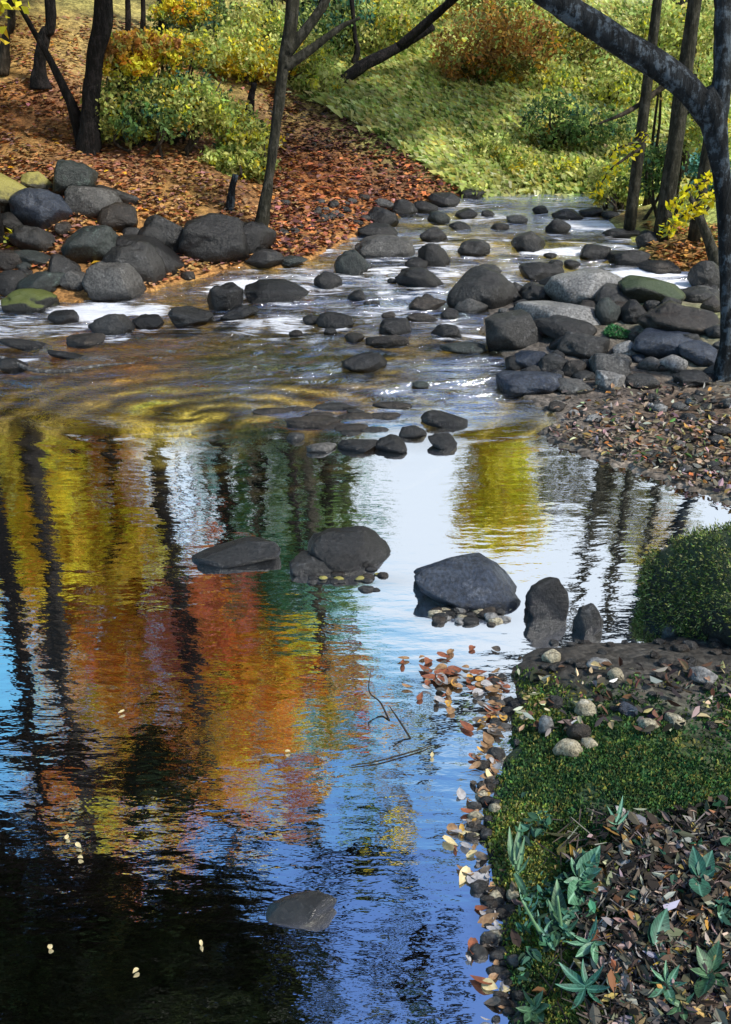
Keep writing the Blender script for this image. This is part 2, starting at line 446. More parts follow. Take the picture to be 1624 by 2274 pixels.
def seg_dist(x, y):
    D = {l: np.full(x.shape, 1e9) for l in LABS}
    inside = np.zeros(x.shape, bool)
    for lab, (ax, ay), (bx, by) in SEG:
        dx, dy = bx - ax, by - ay
        t = np.clip(((x - ax) * dx + (y - ay) * dy) / (dx * dx + dy * dy + 1e-12), 0, 1)
        D[lab] = np.minimum(D[lab], np.hypot(x - ax - t * dx, y - ay - t * dy))
    P = [p for l, pts in SHORE for p in pts[:-1]]
    for (ax, ay), (bx, by) in zip(P, P[1:] + P[:1]):
        c = ((ay > y) != (by > y))
        with np.errstate(divide='ignore', invalid='ignore'):
            xi = ax + (y - ay) * (bx - ax) / (by - ay)
        inside ^= (c & (x < xi))
    return D, inside

def fbm(x, y, s, seed, octv=4):
    """cheap value noise on arrays"""
    r = np.zeros(np.shape(x)); amp = 1; tot = 0
    for o in range(octv):
        xs, ys = x * s + seed * 13.7, y * s + seed * 7.3
        xi, yi = np.floor(xs).astype(int), np.floor(ys).astype(int)
        fx, fy = xs - xi, ys - yi
        fx, fy = fx * fx * (3 - 2 * fx), fy * fy * (3 - 2 * fy)
        def h(a, b):
            n = (a * 374761393 + b * 668265263 + seed * 1442695) & 0x7fffffff
            n = ((n ^ (n >> 13)) * 1274126177) & 0x7fffffff
            return ((n ^ (n >> 16)) & 0xffff) / 65535.0
        v = (h(xi, yi) * (1 - fx) + h(xi + 1, yi) * fx) * (1 - fy) + (h(xi, yi + 1) * (1 - fx) + h(xi + 1, yi + 1) * fx) * fy
        r += (v - .5) * amp; tot += amp; amp *= .5; s *= 2.1
    return r / tot

DD, INS = seg_dist(X + .10 * fbm(X, Y, 3.0, 81), Y + .12 * fbm(X, Y, 3.3, 82))
dmin = np.minimum.reduce([DD[l] for l in LABS])
prof = {
    'left': lambda d: .34 * np.minimum(d, 7) + .12 * np.maximum(0, d - 7),
    'far': lambda d: .05 + .37 * np.minimum(d, 9) + .1 * np.maximum(0, d - 9),
    'slope': lambda d: .38 * np.minimum(d, 9) + .1 * np.maximum(0, d - 9),
    'bar': lambda d: .012 * (1 - np.exp(-d / .05)) + .10 * d + .12 * np.maximum(0, d - 1.2),
    'mound': lambda d: .025 * (1 - np.exp(-d / .04)) + .26 * d - .16 * np.maximum(0, d - .35),
    'near': lambda d: .12 * (1 - np.exp(-d / .1)) + .12 * d,
}
ws = {l: 1 / (DD[l] + .06) ** 4 for l in LABS}
wt = sum(ws.values())
LW = {l: ws[l] / wt for l in LABS}
Zout = sum(LW[l] * prof[l](dmin) for l in LABS)
bump = fbm(X, Y, 1.1, 3) * .16 * np.clip(dmin / .8, 0, 1) + fbm(X, Y, 5, 5) * .05 * np.clip(dmin / .15, 0, 1)
depth = np.minimum(np.where(Y < 5.4, .34, .10), .02 + .30 * dmin) * (1 - .3 * fbm(X, Y, 3, 9)) + fbm(X, Y, 6, 4) * .03 * np.clip(dmin / .2, 0, 1)
Z = wl(X, Y) + np.where(INS, -np.maximum(depth, .01), np.maximum(Zout + bump, .012))

def zt(x, y):
    x = min(max(x, GX[0]), GX[-1] - 1e-6); y = min(max(y, GY[0]), GY[-1] - 1e-6)
    i = int(np.searchsorted(GX, x, 'right') - 1); j = int(np.searchsorted(GY, y, 'right') - 1)
    fx = (x - GX[i]) / (GX[i + 1] - GX[i]); fy = (y - GY[j]) / (GY[j + 1] - GY[j])
    return float((Z[j, i] * (1 - fx) + Z[j, i + 1] * fx) * (1 - fy) + (Z[j + 1, i] * (1 - fx) + Z[j + 1, i + 1] * fx) * fy)
def zs(x, y):                               # the surface one sees: land or water
    return max(zt(x, y), float(wl(x, y)))

def gsamp(x, y):                            # vectorised land height
    i = np.clip(np.searchsorted(GX, x, 'right') - 1, 0, len(GX) - 2); j = np.clip(np.searchsorted(GY, y, 'right') - 1, 0, len(GY) - 2)
    fx = (x - GX[i]) / (GX[i + 1] - GX[i]); fy = (y - GY[j]) / (GY[j + 1] - GY[j])
    return (Z[j, i] * (1 - fx) + Z[j, i + 1] * fx) * (1 - fy) + (Z[j + 1, i] * (1 - fx) + Z[j + 1, i + 1] * fx) * fy

# soil and litter colours by place
ORANGE, RUST, OCHRE, YEL, GOLD = (.46, .17, .05), (.27, .095, .04), (.38, .23, .07), (.86, .68, .05), (.62, .36, .03)
LIME, LEAFG, GREEN, DKG, TEAL = (.40, .46, .12), (.17, .24, .05), (.07, .13, .035), (.02, .035, .014), (.06, .17, .12)
PINK, BROWN, MAROON, SOIL, TAN = (.40, .16, .14), (.085, .042, .025), (.09, .036, .032), (.035, .03, .026), (.35, .26, .15)
gcol = np.zeros(X.shape + (3,))
base = {'left': np.array(OCHRE) * .45 + np.array(RUST) * .4, 'far': np.array(LIME), 'slope': np.array(LIME), 'bar': np.array((.13, .112, .095)),
        'mound': np.array((.05, .045, .038)), 'near': np.array(SOIL)}
for l in LABS: gcol += LW[l][..., None] * base[l]
f1 = fbm(X, Y, 2.2, 11)
gcol = gcol * (1 + .8 * f1[..., None])
BLOBS = [  # (u, v, radius px, colour, strength): patches of ground seen at that place
    (700, 400, 95, ORANGE, .9), (760, 360, 70, ORANGE, .7), (840, 425, 60, (.35, .12, .06), .8), (640, 470, 60, MAROON, .5), (900, 350, 95, MAROON, .95), (1000, 370, 60, MAROON, .9),
    (820, 290, 110, (.09, .06, .03), .8), (700, 310, 70, BROWN, .8), (500, 420, 70, (.10, .05, .03), .7), (440, 330, 90, (.17, .08, .04), .8), (330, 420, 70, (.30, .16, .05), .8),
    (420, 450, 55, (.32, .19, .05), .7), (280, 360, 60, (.30, .13, .08), .6), (90, 280, 110, ORANGE, .6), (60, 340, 70, OCHRE, .8), (200, 380, 60, MAROON, .5), (60, 400, 60, (.10, .06, .06), .6),
    (30, 220, 60, ORANGE, .7), (130, 200, 70, (.2, .09, .07), .7), (60, 80, 110, (.36, .22, .07), .8), (300, 100, 120, (.22, .14, .09), .6), (560, 250, 70, (.20, .11, .06), .8),
    (850, 200, 90, LIME, .95), (1000, 240, 110, LIME, 1), (1130, 330, 100, LIME, 1), (1100, 400, 60, (.25, .3, .06), .9), (980, 150, 60, (.07, .06, .04), .8), (1080, 180, 50, (.08, .07, .05), .7),
    (1080, 110, 90, (.42, .20, .06), .8), (1250, 240, 110, (.16, .17, .06), .8), (1400, 330, 120, (.22, .27, .06), .9), (1180, 420, 50, (.08, .06, .04), .6), (1500, 560, 90, (.30, .13, .04), 1), (1400, 480, 55, (.22, .10, .05), .9),
    (1250, 430, 40, (.09, .05, .03), .7), (1560, 300, 120, (.15, .24, .05), .8),
    (1400, 900, 90, (.07, .055, .048), .6), (1560, 920, 90, (.13, .075, .04), .7), (1400, 990, 70, (.24, .19, .14), .7), (1530, 1020, 70, (.2, .13, .08), .7), (1600, 1060, 50, (.16, .17, .09), .5),
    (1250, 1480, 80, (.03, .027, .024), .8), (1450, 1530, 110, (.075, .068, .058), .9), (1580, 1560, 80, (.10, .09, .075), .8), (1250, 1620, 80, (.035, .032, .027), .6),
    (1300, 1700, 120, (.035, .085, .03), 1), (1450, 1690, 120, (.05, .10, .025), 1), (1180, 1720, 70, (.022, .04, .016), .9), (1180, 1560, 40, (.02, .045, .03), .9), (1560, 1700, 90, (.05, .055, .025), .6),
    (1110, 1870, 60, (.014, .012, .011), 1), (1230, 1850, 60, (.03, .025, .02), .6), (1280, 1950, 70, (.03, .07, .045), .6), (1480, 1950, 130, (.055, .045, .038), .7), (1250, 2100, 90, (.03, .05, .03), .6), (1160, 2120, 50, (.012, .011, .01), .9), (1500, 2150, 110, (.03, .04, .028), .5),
]
for u, v, r, c, s in BLOBS:
    p = hit(u, v, zt)
    q1, q2 = hit(u + r, v, lambda x, y: p[2]), hit(u, v + r * .8, lambda x, y: p[2])
    rx, ry = abs(q1[0] - p[0]), max(abs(p[1] - q2[1]), abs(q1[0] - p[0]) * .8)
    ry = min(ry, rx * 2.2)
    w = s * np.exp(-(((X - p[0]) / rx) ** 2 + ((Y - p[1]) / ry) ** 2) * (1 + 1.6 * f1))
    w = np.where(INS, 0, w)
    gcol = gcol * (1 - w[..., None]) + np.array(c) * w[..., None]
# stream bed: ochre and brown gravel in the rapids, dark silt in the pool
bed = np.array((.035, .032, .024)) + np.zeros_like(gcol)
k = np.clip((Y - 4.9) / 1.0, 0, 1)[..., None]
bed = bed * (1 - k) + np.array((.20, .13, .035)) * k
for u, v, r, c in [(140, 740, 110, (.55, .17, .03)), (330, 770, 90, (.5, .17, .03)), (90, 720, 60, (.5, .33, .04)), (450, 890, 190, (.22, .17, .03)), (650, 760, 150, (.13, .11, .03)), (750, 900, 130, (.22, .12, .05)), (330, 860, 80, (.40, .30, .04)),
                   (1100, 530, 130, (.50, .32, .05)), (1050, 590, 90, (.40, .27, .06)), (1250, 550, 110, (.62, .50, .06)), (1000, 470, 90, (.45, .38, .12)), (600, 600, 120, (.3, .2, .06)), (480, 640, 100, (.35, .22, .06)), (1120, 1530, 90, (.2, .11, .05)), (1000, 1520, 70, (.13, .09, .05)), (1090, 1800, 40, (.2, .12, .07)),
                   (1030, 1370, 80, (.25, .19, .12)), (780, 1290, 80, (.16, .1, .06))]:
    p = hit(u, v, wl); q1 = hit(u + r, v, wl); q2 = hit(u, v + r * .6, wl)
    w = np.exp(-(((X - p[0]) / abs(q1[0] - p[0])) ** 2 + ((Y - p[1]) / max(.1, abs(p[1] - q2[1]))) ** 2))[..., None]
    bed = bed * (1 - w) + np.array(c) * w
p_ = hit(430, 890, wl)                      # curling bands: ripple reflections of the water surface painted into the bed colour
rr_ = np.hypot((X - p_[0]) * .62, (Y - p_[1]) * 1.25); th_ = np.arctan2(Y - p_[1], X - p_[0])
bd = np.sin(rr_ * 30 + 2.2 * th_ + 12 * fbm(X, Y, 1.5, 91)) * np.clip((Y - 4.6) / .3, 0, 1) * np.clip((7.2 - Y) / 1.2, 0, 1)
bed = bed * (1 + .9 * bd[..., None]) + np.maximum(0, bd - .35)[..., None] * np.array((.48, .36, .10))
gcol = np.where(INS[..., None], bed * (1 + .6 * fbm(X, Y, 7, 21)[..., None]), gcol)
gcol = np.clip(gcol, .006, .8)

def sheet(name, xs, ys, Zg, mat, attrs):
    ny, nx = Zg.shape
    XX, YY = np.meshgrid(xs, ys)
    co = np.stack([XX, YY, Zg], -1).reshape(-1, 3).astype(np.float32)
    idx = np.arange(ny * nx).reshape(ny, nx)
    q = np.stack([idx[:-1, :-1], idx[:-1, 1:], idx[1:, 1:], idx[1:, :-1]], -1).reshape(-1, 4).astype(np.int32)
    me = bpy.data.meshes.new(name)
    me.vertices.add(len(co)); me.vertices.foreach_set('co', co.ravel())
    me.loops.add(q.size); me.loops.foreach_set('vertex_index', q.ravel())
    me.polygons.add(len(q)); me.polygons.foreach_set('loop_start', np.arange(0, q.size, 4, dtype=np.int32))
    me.polygons.foreach_set('use_smooth', np.ones(len(q), bool))
    me.update(calc_edges=True)
    for an, av in attrs.items():
        if av.ndim == 3:
            a = me.color_attributes.new(an, 'FLOAT_COLOR', 'POINT')
            c = np.ones((ny * nx, 4), np.float32); c[:, :3] = av.reshape(-1, 3)
            a.data.foreach_set('color', c.ravel())
        else:
            a = me.attributes.new(an, 'FLOAT', 'POINT'); a.data.foreach_set('value', av.ravel().astype(np.float32))
    return link(name, me, mat)
g = sheet('ground', GX, GY, Z, M['ground'], {'Col': gcol}); g['kind'] = 'structure'

# ------------------------------------------------------------------ stones
import bmesh
def ico(sub):
    bm = bmesh.new(); bmesh.ops.create_icosphere(bm, subdivisions=sub, radius=1)
    V = np.array([v.co[:] for v in bm.verts]); Fc = [tuple(v.index for v in f.verts) for f in bm.faces]
    bm.free(); return V, Fc
ICO = {k: ico(k) for k in (2, 3, 4)}

def rock_shape(seed, sub=4, facets=6, lump=.30):
    """a worn boulder: lumpy ball cut by a few soft planes"""
    r = random.Random(seed)
    V0, Fc = ICO[sub]
    off = Vector((seed * 3.17 % 50, seed * 1.93 % 50, seed * 5.71 % 50))
    P = np.empty_like(V0)
    for i, p in enumerate(V0):
        q = Vector(p)
        k = 1 + lump * noise.noise(q * 1.25 + off) + .12 * noise.noise(q * 2.9 + off) + .05 * noise.noise(q * 7 + off) + .022 * noise.noise(q * 15 + off)
        P[i] = p * k
    for _ in range(facets + 3):
        n = Vector((r.gauss(0, 1), r.gauss(0, 1), r.gauss(0, .7))).normalized()
        h = r.uniform(.62, .9)
        d = P @ np.array(n)
        ex = np.maximum(0, d - h)
        P -= np.outer(ex * .82, np.array(n))
    P /= np.abs(P).max(0)
    return P, Fc

_seed = [11]
def stone(u, v, w, h, mat, label, group=None, tilt=0, name='boulder', sub=4, sunk=.35, facets=6, deep=.75):
    """a stone whose outline the picture shows centred at (u, v), w wide and h tall; its real size follows from where it lies"""
    _seed[0] += 1
    d = ray(u, v)
    o = np.array([0, 0, CAM_H])
    p0 = hit(u, v + h * .25, zs)
    dist = np.linalg.norm(p0 - o)
    el = math.asin(-d[2] / np.linalg.norm(d))
    ct = abs(math.cos(R(tilt))); st = abs(math.sin(R(tilt)))
    rx = w / 2 / F * dist * 1.10
    hh = h / 2 / F * dist * 1.28
    if tilt:                                # picture box -> axes of the tilted ellipse
        c2 = math.cos(R(tilt)) ** 2; s2 = math.sin(R(tilt)) ** 2
        a2 = max((rx * rx * c2 - hh * hh * s2) / max(.15, c2 * c2 - s2 * s2), rx * rx * .8); b2 = max((hh * hh * c2 - rx * rx * s2) / max(.15, c2 * c2 - s2 * s2), hh * hh * .35)
        rx, hh = math.sqrt(a2), math.sqrt(b2)
    ry = min(rx * deep, hh * 1.6)
    if ry * math.sin(el) > hh * .75: ry = hh * .75 / math.sin(el)
    rz = math.sqrt(max(hh * hh - (ry * math.sin(el)) ** 2, (hh * .5) ** 2)) / math.cos(el)
    c = hit(u, v, lambda x, y: zs(x, y) + rz * (1 - 2 * sunk))
    P, Fc = rock_shape(_seed[0], sub, facets)
    a = R(tilt)                             # + tilts the right end down
    P = P * np.array([rx, ry, rz])
    P = np.stack([P[:, 0] * math.cos(a) + P[:, 2] * math.sin(a), P[:, 1], -P[:, 0] * math.sin(a) + P[:, 2] * math.cos(a)], 1)
    yaw = math.atan2(-c[0], c[1])           # broadside to the stream's reach, as found
    P = np.stack([P[:, 0] * math.cos(yaw) - P[:, 1] * math.sin(yaw), P[:, 0] * math.sin(yaw) + P[:, 1] * math.cos(yaw), P[:, 2]], 1)
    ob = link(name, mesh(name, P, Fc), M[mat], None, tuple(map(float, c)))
    return tag(ob, label, 'boulder' if name == 'boulder' else 'rock', group)

GL, GR, GB, GP = 'boulders piled on the left bank', 'rocks standing in the rapids', 'boulders piled on the right bar', 'stones lying in the pool'
ROCKS = [
 # left bank pile
 (78, 409, 64, 40, 'lichen', 'small yellowish lichen covered stone at the top of the left boulder pile', GL, 0),
 (165, 404, 92, 72, 'teal', 'tall teal grey boulder topmost of the left pile against the orange leaf slope', GL, 0),
 (12, 432, 150, 74, 'lichen', 'grey slab with a yellow lichen streak at the left edge above the blue boulder', GL, 20),
 (102, 474, 124, 78, 'blue', 'round slate blue boulder in the middle of the left pile', GL, 0),
 (207, 454, 112, 64, 'grey', 'angular grey block just right of the slate blue boulder', GL, 12),
 (262, 492, 84, 60, 'brown', 'dark brown boulder wedged under the grey block beside the leaf slope', GL, 0),
 (262, 436, 110, 40, 'dark', 'flat dark slab sloping into the orange leaves beside the teal topmost boulder', GL, 22),
 (20, 500, 70, 40, 'char', 'dark stone at the left edge under the yellow streaked slab', GL, 0),
 (82, 540, 96, 58, 'dark', 'dark angular boulder below the slate blue boulder', GL, 18),
 (195, 552, 118, 86, 'teal', 'large squarish boulder with pale teal top in the middle of the left pile', GL, 0),
 (75, 576, 80, 38, 'teal', 'small flat teal stone below the dark angular boulder', GL, 15),
 (22, 585, 70, 46, 'brown', 'brown stone at the left edge beside the small teal stone', GL, 0),
 (140, 602, 62, 50, 'dark', 'dark stone with teal patches under the squarish teal topped boulder', GL, 25),
 (92, 630, 104, 44, 'teal', 'dark teal low boulder at the foot of the left pile near the mossy rock', GL, 0),
 (172, 627, 66, 44, 'grey', 'small tan grey stone tucked left of the pale wedge boulder', GL, 0),
 (24, 632, 80, 44, 'dark', 'low dark stone at the left edge near the waterline', GL, 0),
 (258, 634, 124, 82, 'grey', 'pale grey wedge shaped boulder at the water edge, lowest of the left pile', GL, 18),
 (300, 594, 122, 92, 'dark', 'rounded dark boulder with a pale upper rim behind the pale wedge boulder', GL, 22),
 (340, 568, 158, 92, 'char', 'long dark boulder sloping down to the water with a white worn ridge', GL, 28),
 (373, 530, 108, 74, 'dark', 'grey boulder with a pale top edge, left neighbour of the largest dark boulder', GL, 22),
 (478, 535, 152, 102, 'char', 'largest dark domed boulder at the right end of the left bank pile', GL, 0),
 (560, 540, 92, 72, 'char', 'black boulder at the foot of the slim leaning tree', GL, 15),
 (590, 577, 84, 34, 'dark', 'low flat dark rock in the shallows below the slim tree', GL, 0),
 (648, 580, 64, 22, 'teal', 'thin teal rock barely above water under the right bank corner', GL, 0),
 # rapids, left half
 (65, 674, 112, 50, 'mossy', 'low yellow green mossy rock at the left edge of the white water', GR, 0),
 (145, 708, 64, 30, 'char', 'small black rock in the white water right of the mossy rock', GR, 0),
 (253, 727, 96, 48, 'dark', 'blocky dark rock at the lip of the white water on the left', GR, 0),
 (332, 717, 68, 30, 'char', 'small dark rock just right of the blocky rock on the lip', GR, 0),
 (420, 706, 96, 40, 'dark', 'long low dark rock in the middle of the lip of the rapids', GR, 0),
 (500, 671, 84, 70, 'char', 'tall pointed dark rock in the left rapids', GR, -15),
 (530, 698, 84, 36, 'char', 'flat dark rock leaning against the tall pointed rock', GR, -15),
 (608, 653, 140, 48, 'char', 'broad dark rock with sloping left side in the left rapids', GR, 0),
 (745, 713, 78, 34, 'char', 'dark rock edged with a thin white line at the tail of the rapids', GR, 5),
 (728, 626, 58, 36, 'char', 'small dark rock in the rapids below the slate boulder', GR, 0),
 (785, 593, 74, 58, 'teal', 'upright slate boulder at the point of the orange bank', GR, -15),
 (190, 757, 78, 26, 'brown', 'low brown rock awash in the orange shallows below the lip', GR, 0),
 (60, 765, 112, 34, 'char', 'black flat rock at the left edge of the orange shallows', GR, 15),
 (150, 790, 90, 22, 'char', 'black sliver of rock between the orange shallows and the pale log', GR, 12),
 (28, 815, 60, 30, 'char', 'black rock under the left end of the pale log', GR, 15),
 (812, 805, 98, 40, 'char', 'flat black rock in the brown current below the rapids', GR, 0),
 # rapids, middle and right
 (848, 488, 84, 40, 'char', 'dark boulder, upper of two stacked at the point of the orange bank', GR, 0),
 (842, 516, 84, 30, 'char', 'dark boulder, lower of two stacked at the point of the orange bank', GR, 0),
 (893, 466, 62, 34, 'dark', 'grey round rock on the far left shore above the stacked pair', GR, 0),
 (850, 457, 44, 24, 'grey', 'small pale grey stone on the orange bank above the stacked pair', GR, 0),
 (940, 462, 60, 26, 'char', 'low black rock on the far left shore under the maroon bank', GR, 0),
 (990, 448, 70, 28, 'char', 'black rock at the foot of the maroon bank', GR, 0),
 (1045, 434, 60, 24, 'char', 'long black rock where the maroon bank meets the far water', GR, 0),
 (858, 553, 126, 50, 'grey', 'broad flat topped grey boulder at the head of the rapids', GR, 0),
 (977, 486, 50, 26, 'teal', 'small teal grey rock in the upper stream', GR, 0),
 (1034, 477, 48, 22, 'char', 'small black rock in the upper stream right of the teal grey one', GR, 0),
 (1085, 477, 28, 16, 'char', 'tiny pointed black rock in the upper stream', GR, 15),
 (960, 525, 62, 32, 'char', 'rounded dark rock in ochre water upstream of the grey flat boulder', GR, 0),
 (1024, 506, 48, 20, 'char', 'thin dark rock in the ochre upper stream', GR, 8),
 (1108, 506, 42, 16, 'brown', 'low brown rock beside the thin dark rock in the ochre stream', GR, 0),
 (1150, 489, 46, 18, 'grey', 'flat grey rock barely awash in the upper stream', GR, 0),
 (1057, 555, 72, 36, 'dark', 'oval dark rock alone in the ochre water', GR, 0),
 (962, 576, 76, 56, 'char', 'black wedge rock in the centre of the rapids', GR, 20),
 (925, 588, 50, 28, 'char', 'small black rock left of the black wedge rock', GR, 0),
 (932, 622, 102, 48, 'char', 'broad black rock below the black wedge rock', GR, 8),
 (1176, 543, 72, 46, 'dark', 'square edged dark rock outlined with white in ochre water', GR, 8),
 (1238, 507, 50, 34, 'char', 'dark rock with a rising right side in the upper stream', GR, -20),
 (1262, 478, 64, 22, 'char', 'low black rock in the pale upper stream', GR, 0),
 (1199, 467, 34, 15, 'char', 'tiny oval dark rock near the far blue water', GR, 0),
 (1315, 472, 52, 18, 'char', 'flat black rock near the russet far bank', GR, 0),
 (1355, 478, 40, 18, 'dark', 'small dark rock touching the russet far bank', GR, 0),
 (1322, 563, 60, 30, 'char', 'oval black rock alone in the white channel', GR, 0),
 (1382, 521, 86, 22, 'char', 'long thin black rock on the right shore of the upper stream', GR, 0),
 (1444, 534, 56, 34, 'dark', 'dark rock under the yellow leaf spray', GR, 0),
 (1397, 573, 86, 36, 'char', 'dark rock at the foot of the orange leaf covered bank', GR, 0),
 (1465, 596, 90, 30, 'brown', 'brown rock under the orange leaf covered bank', GR, 0),
 (1270, 588, 34, 16, 'char', 'tiny black rock in the yellow lit channel', GR, 0),
 (945, 676, 84, 30, 'brown', 'low brown rock in the rapids left of the domed boulder', GR, 0),
 (1000, 700, 40, 24, 'char', 'small black rock at the left foot of the domed boulder', GR, 0),
 (937, 706, 64, 20, 'brown', 'low reddish brown rock in the blue streaked rapids', GR, 0),
 (880, 729, 68, 36, 'char', 'round black rock at the tail of the rapids', GR, 0),
 (995, 740, 68, 32, 'char', 'dark rock left of the rounded foremost boulder of the bar', GR, 0),
 (1030, 773, 98, 24, 'teal', 'flat teal rock awash in front of the rounded foremost boulder', GR, 0),
 (935, 854, 36, 16, 'teal', 'tiny teal stone in the rippled current', GR, 0),
 (858, 757, 92, 26, 'brown', 'brown rock just under the curling current', GR, 0),
 # right bar
 (1072, 608, 74, 34, 'dark', 'small dark boulder behind the domed boulder', GB, 0),
 (1070, 656, 160, 92, 'dark', 'large domed grey brown boulder at the left end of the right bar', GB, 0),
 (1052, 676, 86, 46, 'grey', 'smaller rounded boulder lying in front of the domed boulder', GB, 0),
 (1197, 607, 96, 40, 'char', 'dark rounded boulder at the back of the bar against white water', GB, 0),
 (1232, 628, 62, 28, 'char', 'small dark stone under the dark rounded boulder at the back of the bar', GB, 0),
 (1317, 613, 58, 24, 'char', 'thin black stone at the top edge of the bar beside the white channel', GB, -15),
 (1203, 658, 80, 50, 'char', 'black boulder in the gap right of the domed boulder', GB, 0),
 (1300, 652, 160, 78, 'pale', 'big pale grey boulder at the back of the right bar', GB, 0),
 (1440, 648, 140, 66, 'green', 'big dark greenish boulder at the back of the right bar', GB, 5),
 (1370, 668, 110, 56, 'dark', 'dark sloping boulder between the pale grey and the greenish boulder', GB, 20),
 (1547, 660, 90, 44, 'dark', 'dark rounded boulder next to the trunk of the forked tree', GB, 0),
 (1567, 622, 74, 64, 'dark', 'upright dark boulder behind the trunk of the forked tree', GB, 0),
 (1245, 700, 182, 70, 'pale', 'long boulder with a pale flat top in the middle of the bar', GB, 6),
 (1262, 738, 150, 60, 'char', 'dark boulder under the pale flat topped boulder', GB, 10),
 (1135, 744, 144, 92, 'dark', 'rounded foremost boulder at the water edge of the bar', GB, 8),
 (1345, 702, 58, 60, 'teal', 'dark teal upright stone right of the pale flat topped boulder', GB, 0),
 (1404, 698, 66, 48, 'char', 'black stone between the teal upright stone and the big tan boulder', GB, 0),
 (1508, 718, 164, 74, 'brown', 'big tan brown boulder beside the forked tree', GB, 8),
 (1488, 768, 140, 58, 'blue', 'blue grey boulder at the foot of the big tan boulder', GB, 5),
 (1560, 786, 104, 54, 'blue', 'tilted slab with a white worn edge by the foot of the forked tree', GB, 24),
 (1492, 810, 60, 36, 'pale', 'pale rounded stone left of the tilted slab', GB, 0),
 (1390, 779, 66, 36, 'pale', 'pale whitish stone below the moss cushion', GB, 0),
 (1420, 798, 32, 18, 'blue', 'small blue white stone right of the pale whitish stone', GB, 0),
 (1300, 772, 106, 60, 'dark', 'dark brown rounded boulder under the middle of the bar', GB, 10),
 (1175, 803, 76, 42, 'blue', 'bluish stone at the water edge below the foremost boulder', GB, -10),
 (1228, 815, 66, 42, 'dark', 'dark rounded stone right of the bluish water edge stone', GB, 0),
 (1278, 822, 60, 40, 'brown', 'brown rounded stone between two boulders at the front of the bar', GB, 0),
 (1350, 818, 94, 58, 'grey', 'grey rounded boulder at the front of the bar', GB, 0),
 (1352, 850, 62, 46, 'pale', 'oval bluish white stone lowest at the front of the bar', GB, 8),
 (1170, 852, 144, 50, 'blue', 'long low slate boulder at the pool edge of the bar', GB, 0),
 (1270, 862, 90, 34, 'grey', 'low grey stone right of the long slate boulder', GB, 5),
 (1425, 850, 70, 34, 'dark', 'low dark stone right of the oval bluish white stone', GB, 0),
 (1540, 845, 80, 34, 'char', 'low black stone left of the forked tree foot on the gravel', GB, 0),
 # pool
 (993, 934, 106, 34, 'char', 'long black stone at the head of the pool', GP, 6),
 (917, 961, 58, 26, 'char', 'small black stone left of and below the long black stone', GP, 0),
 (985, 984, 66, 36, 'char', 'black lumpy stone right of the white water tongue', GP, 8),
 (873, 989, 80, 36, 'char', 'rounded black stone, right one of two on the pool edge', GP, 0),
 (795, 989, 84, 32, 'char', 'flat black stone, left one of two on the pool edge', GP, 0),
 (700, 940, 120, 26, 'brown', 'brown stone awash above the pool edge', GP, 0),
 (712, 995, 66, 24, 'grey', 'pale tan flat stone on the pool edge', GP, 0),
 (655, 972, 40, 22, 'dark', 'small grey stone on the pool edge left of the tan one', GP, 0),
 (535, 1232, 205, 54, 'char', 'long flat dark rock in the pool', GP, -4),
 (765, 1222, 190, 92, 'char', 'domed dark teal rock in the middle of the pool', GP, 0),
 (700, 1254, 130, 50, 'dark', 'low dark lobe of rock at the left foot of the domed teal rock', GP, 0),
 (1040, 1297, 226, 112, 'blue', 'largest smooth grey boulder standing in the pool', GP, 8),
 (1217, 1344, 92, 100, 'char', 'upright pointed dark rock near the mossy bank', GP, 0),
 (1307, 1388, 62, 70, 'dark', 'small upright grey rock right of the pointed dark rock', GP, 0),
 (660, 2018, 150, 62, 'black', 'dark wet rock alone in the near water', GP, -14),
]
for r in ROCKS:
    u, v, w, h, m, lab, grp, tl = r
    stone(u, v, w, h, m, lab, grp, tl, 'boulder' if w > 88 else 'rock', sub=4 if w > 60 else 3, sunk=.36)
# water
WX = grid_axis([(-9, -3.6, .12), (-3.6, 3.6, .03), (3.6, 9, .12)])
WY = grid_axis([(-.6, 1.2, .1), (1.2, 8, .028), (8, 14, .05)])
xw, yw = np.meshgrid(WX, WY)
rapid = np.clip((yw - 5.05) / .9, 0, 1) * .85
def wblob(u, v, ru, rv):
    p = hit(u, v, wl); a = hit(u + ru, v, wl); b = hit(u, v + rv, wl)
    return np.exp(-(((xw - p[0]) / abs(a[0] - p[0])) ** 2 + ((yw - p[1]) / abs(p[1] - b[1])) ** 2))
for u, v, ru, rv, s in [(1000, 840, 170, 60, .6), (560, 880, 200, 80, .25), (760, 920, 120, 50, .2)]: rapid = np.clip(rapid + s * wblob(u, v, ru, rv), 0, 1)
for u, v, ru, rv, s in [(650, 800, 260, 35, .6), (250, 790, 150, 40, .6)]: rapid = np.clip(rapid - s * wblob(u, v, ru, rv), 0, 1)
foam_glint = np.zeros_like(xw)  # white mask: froth, and sky reflection painted on the rapids
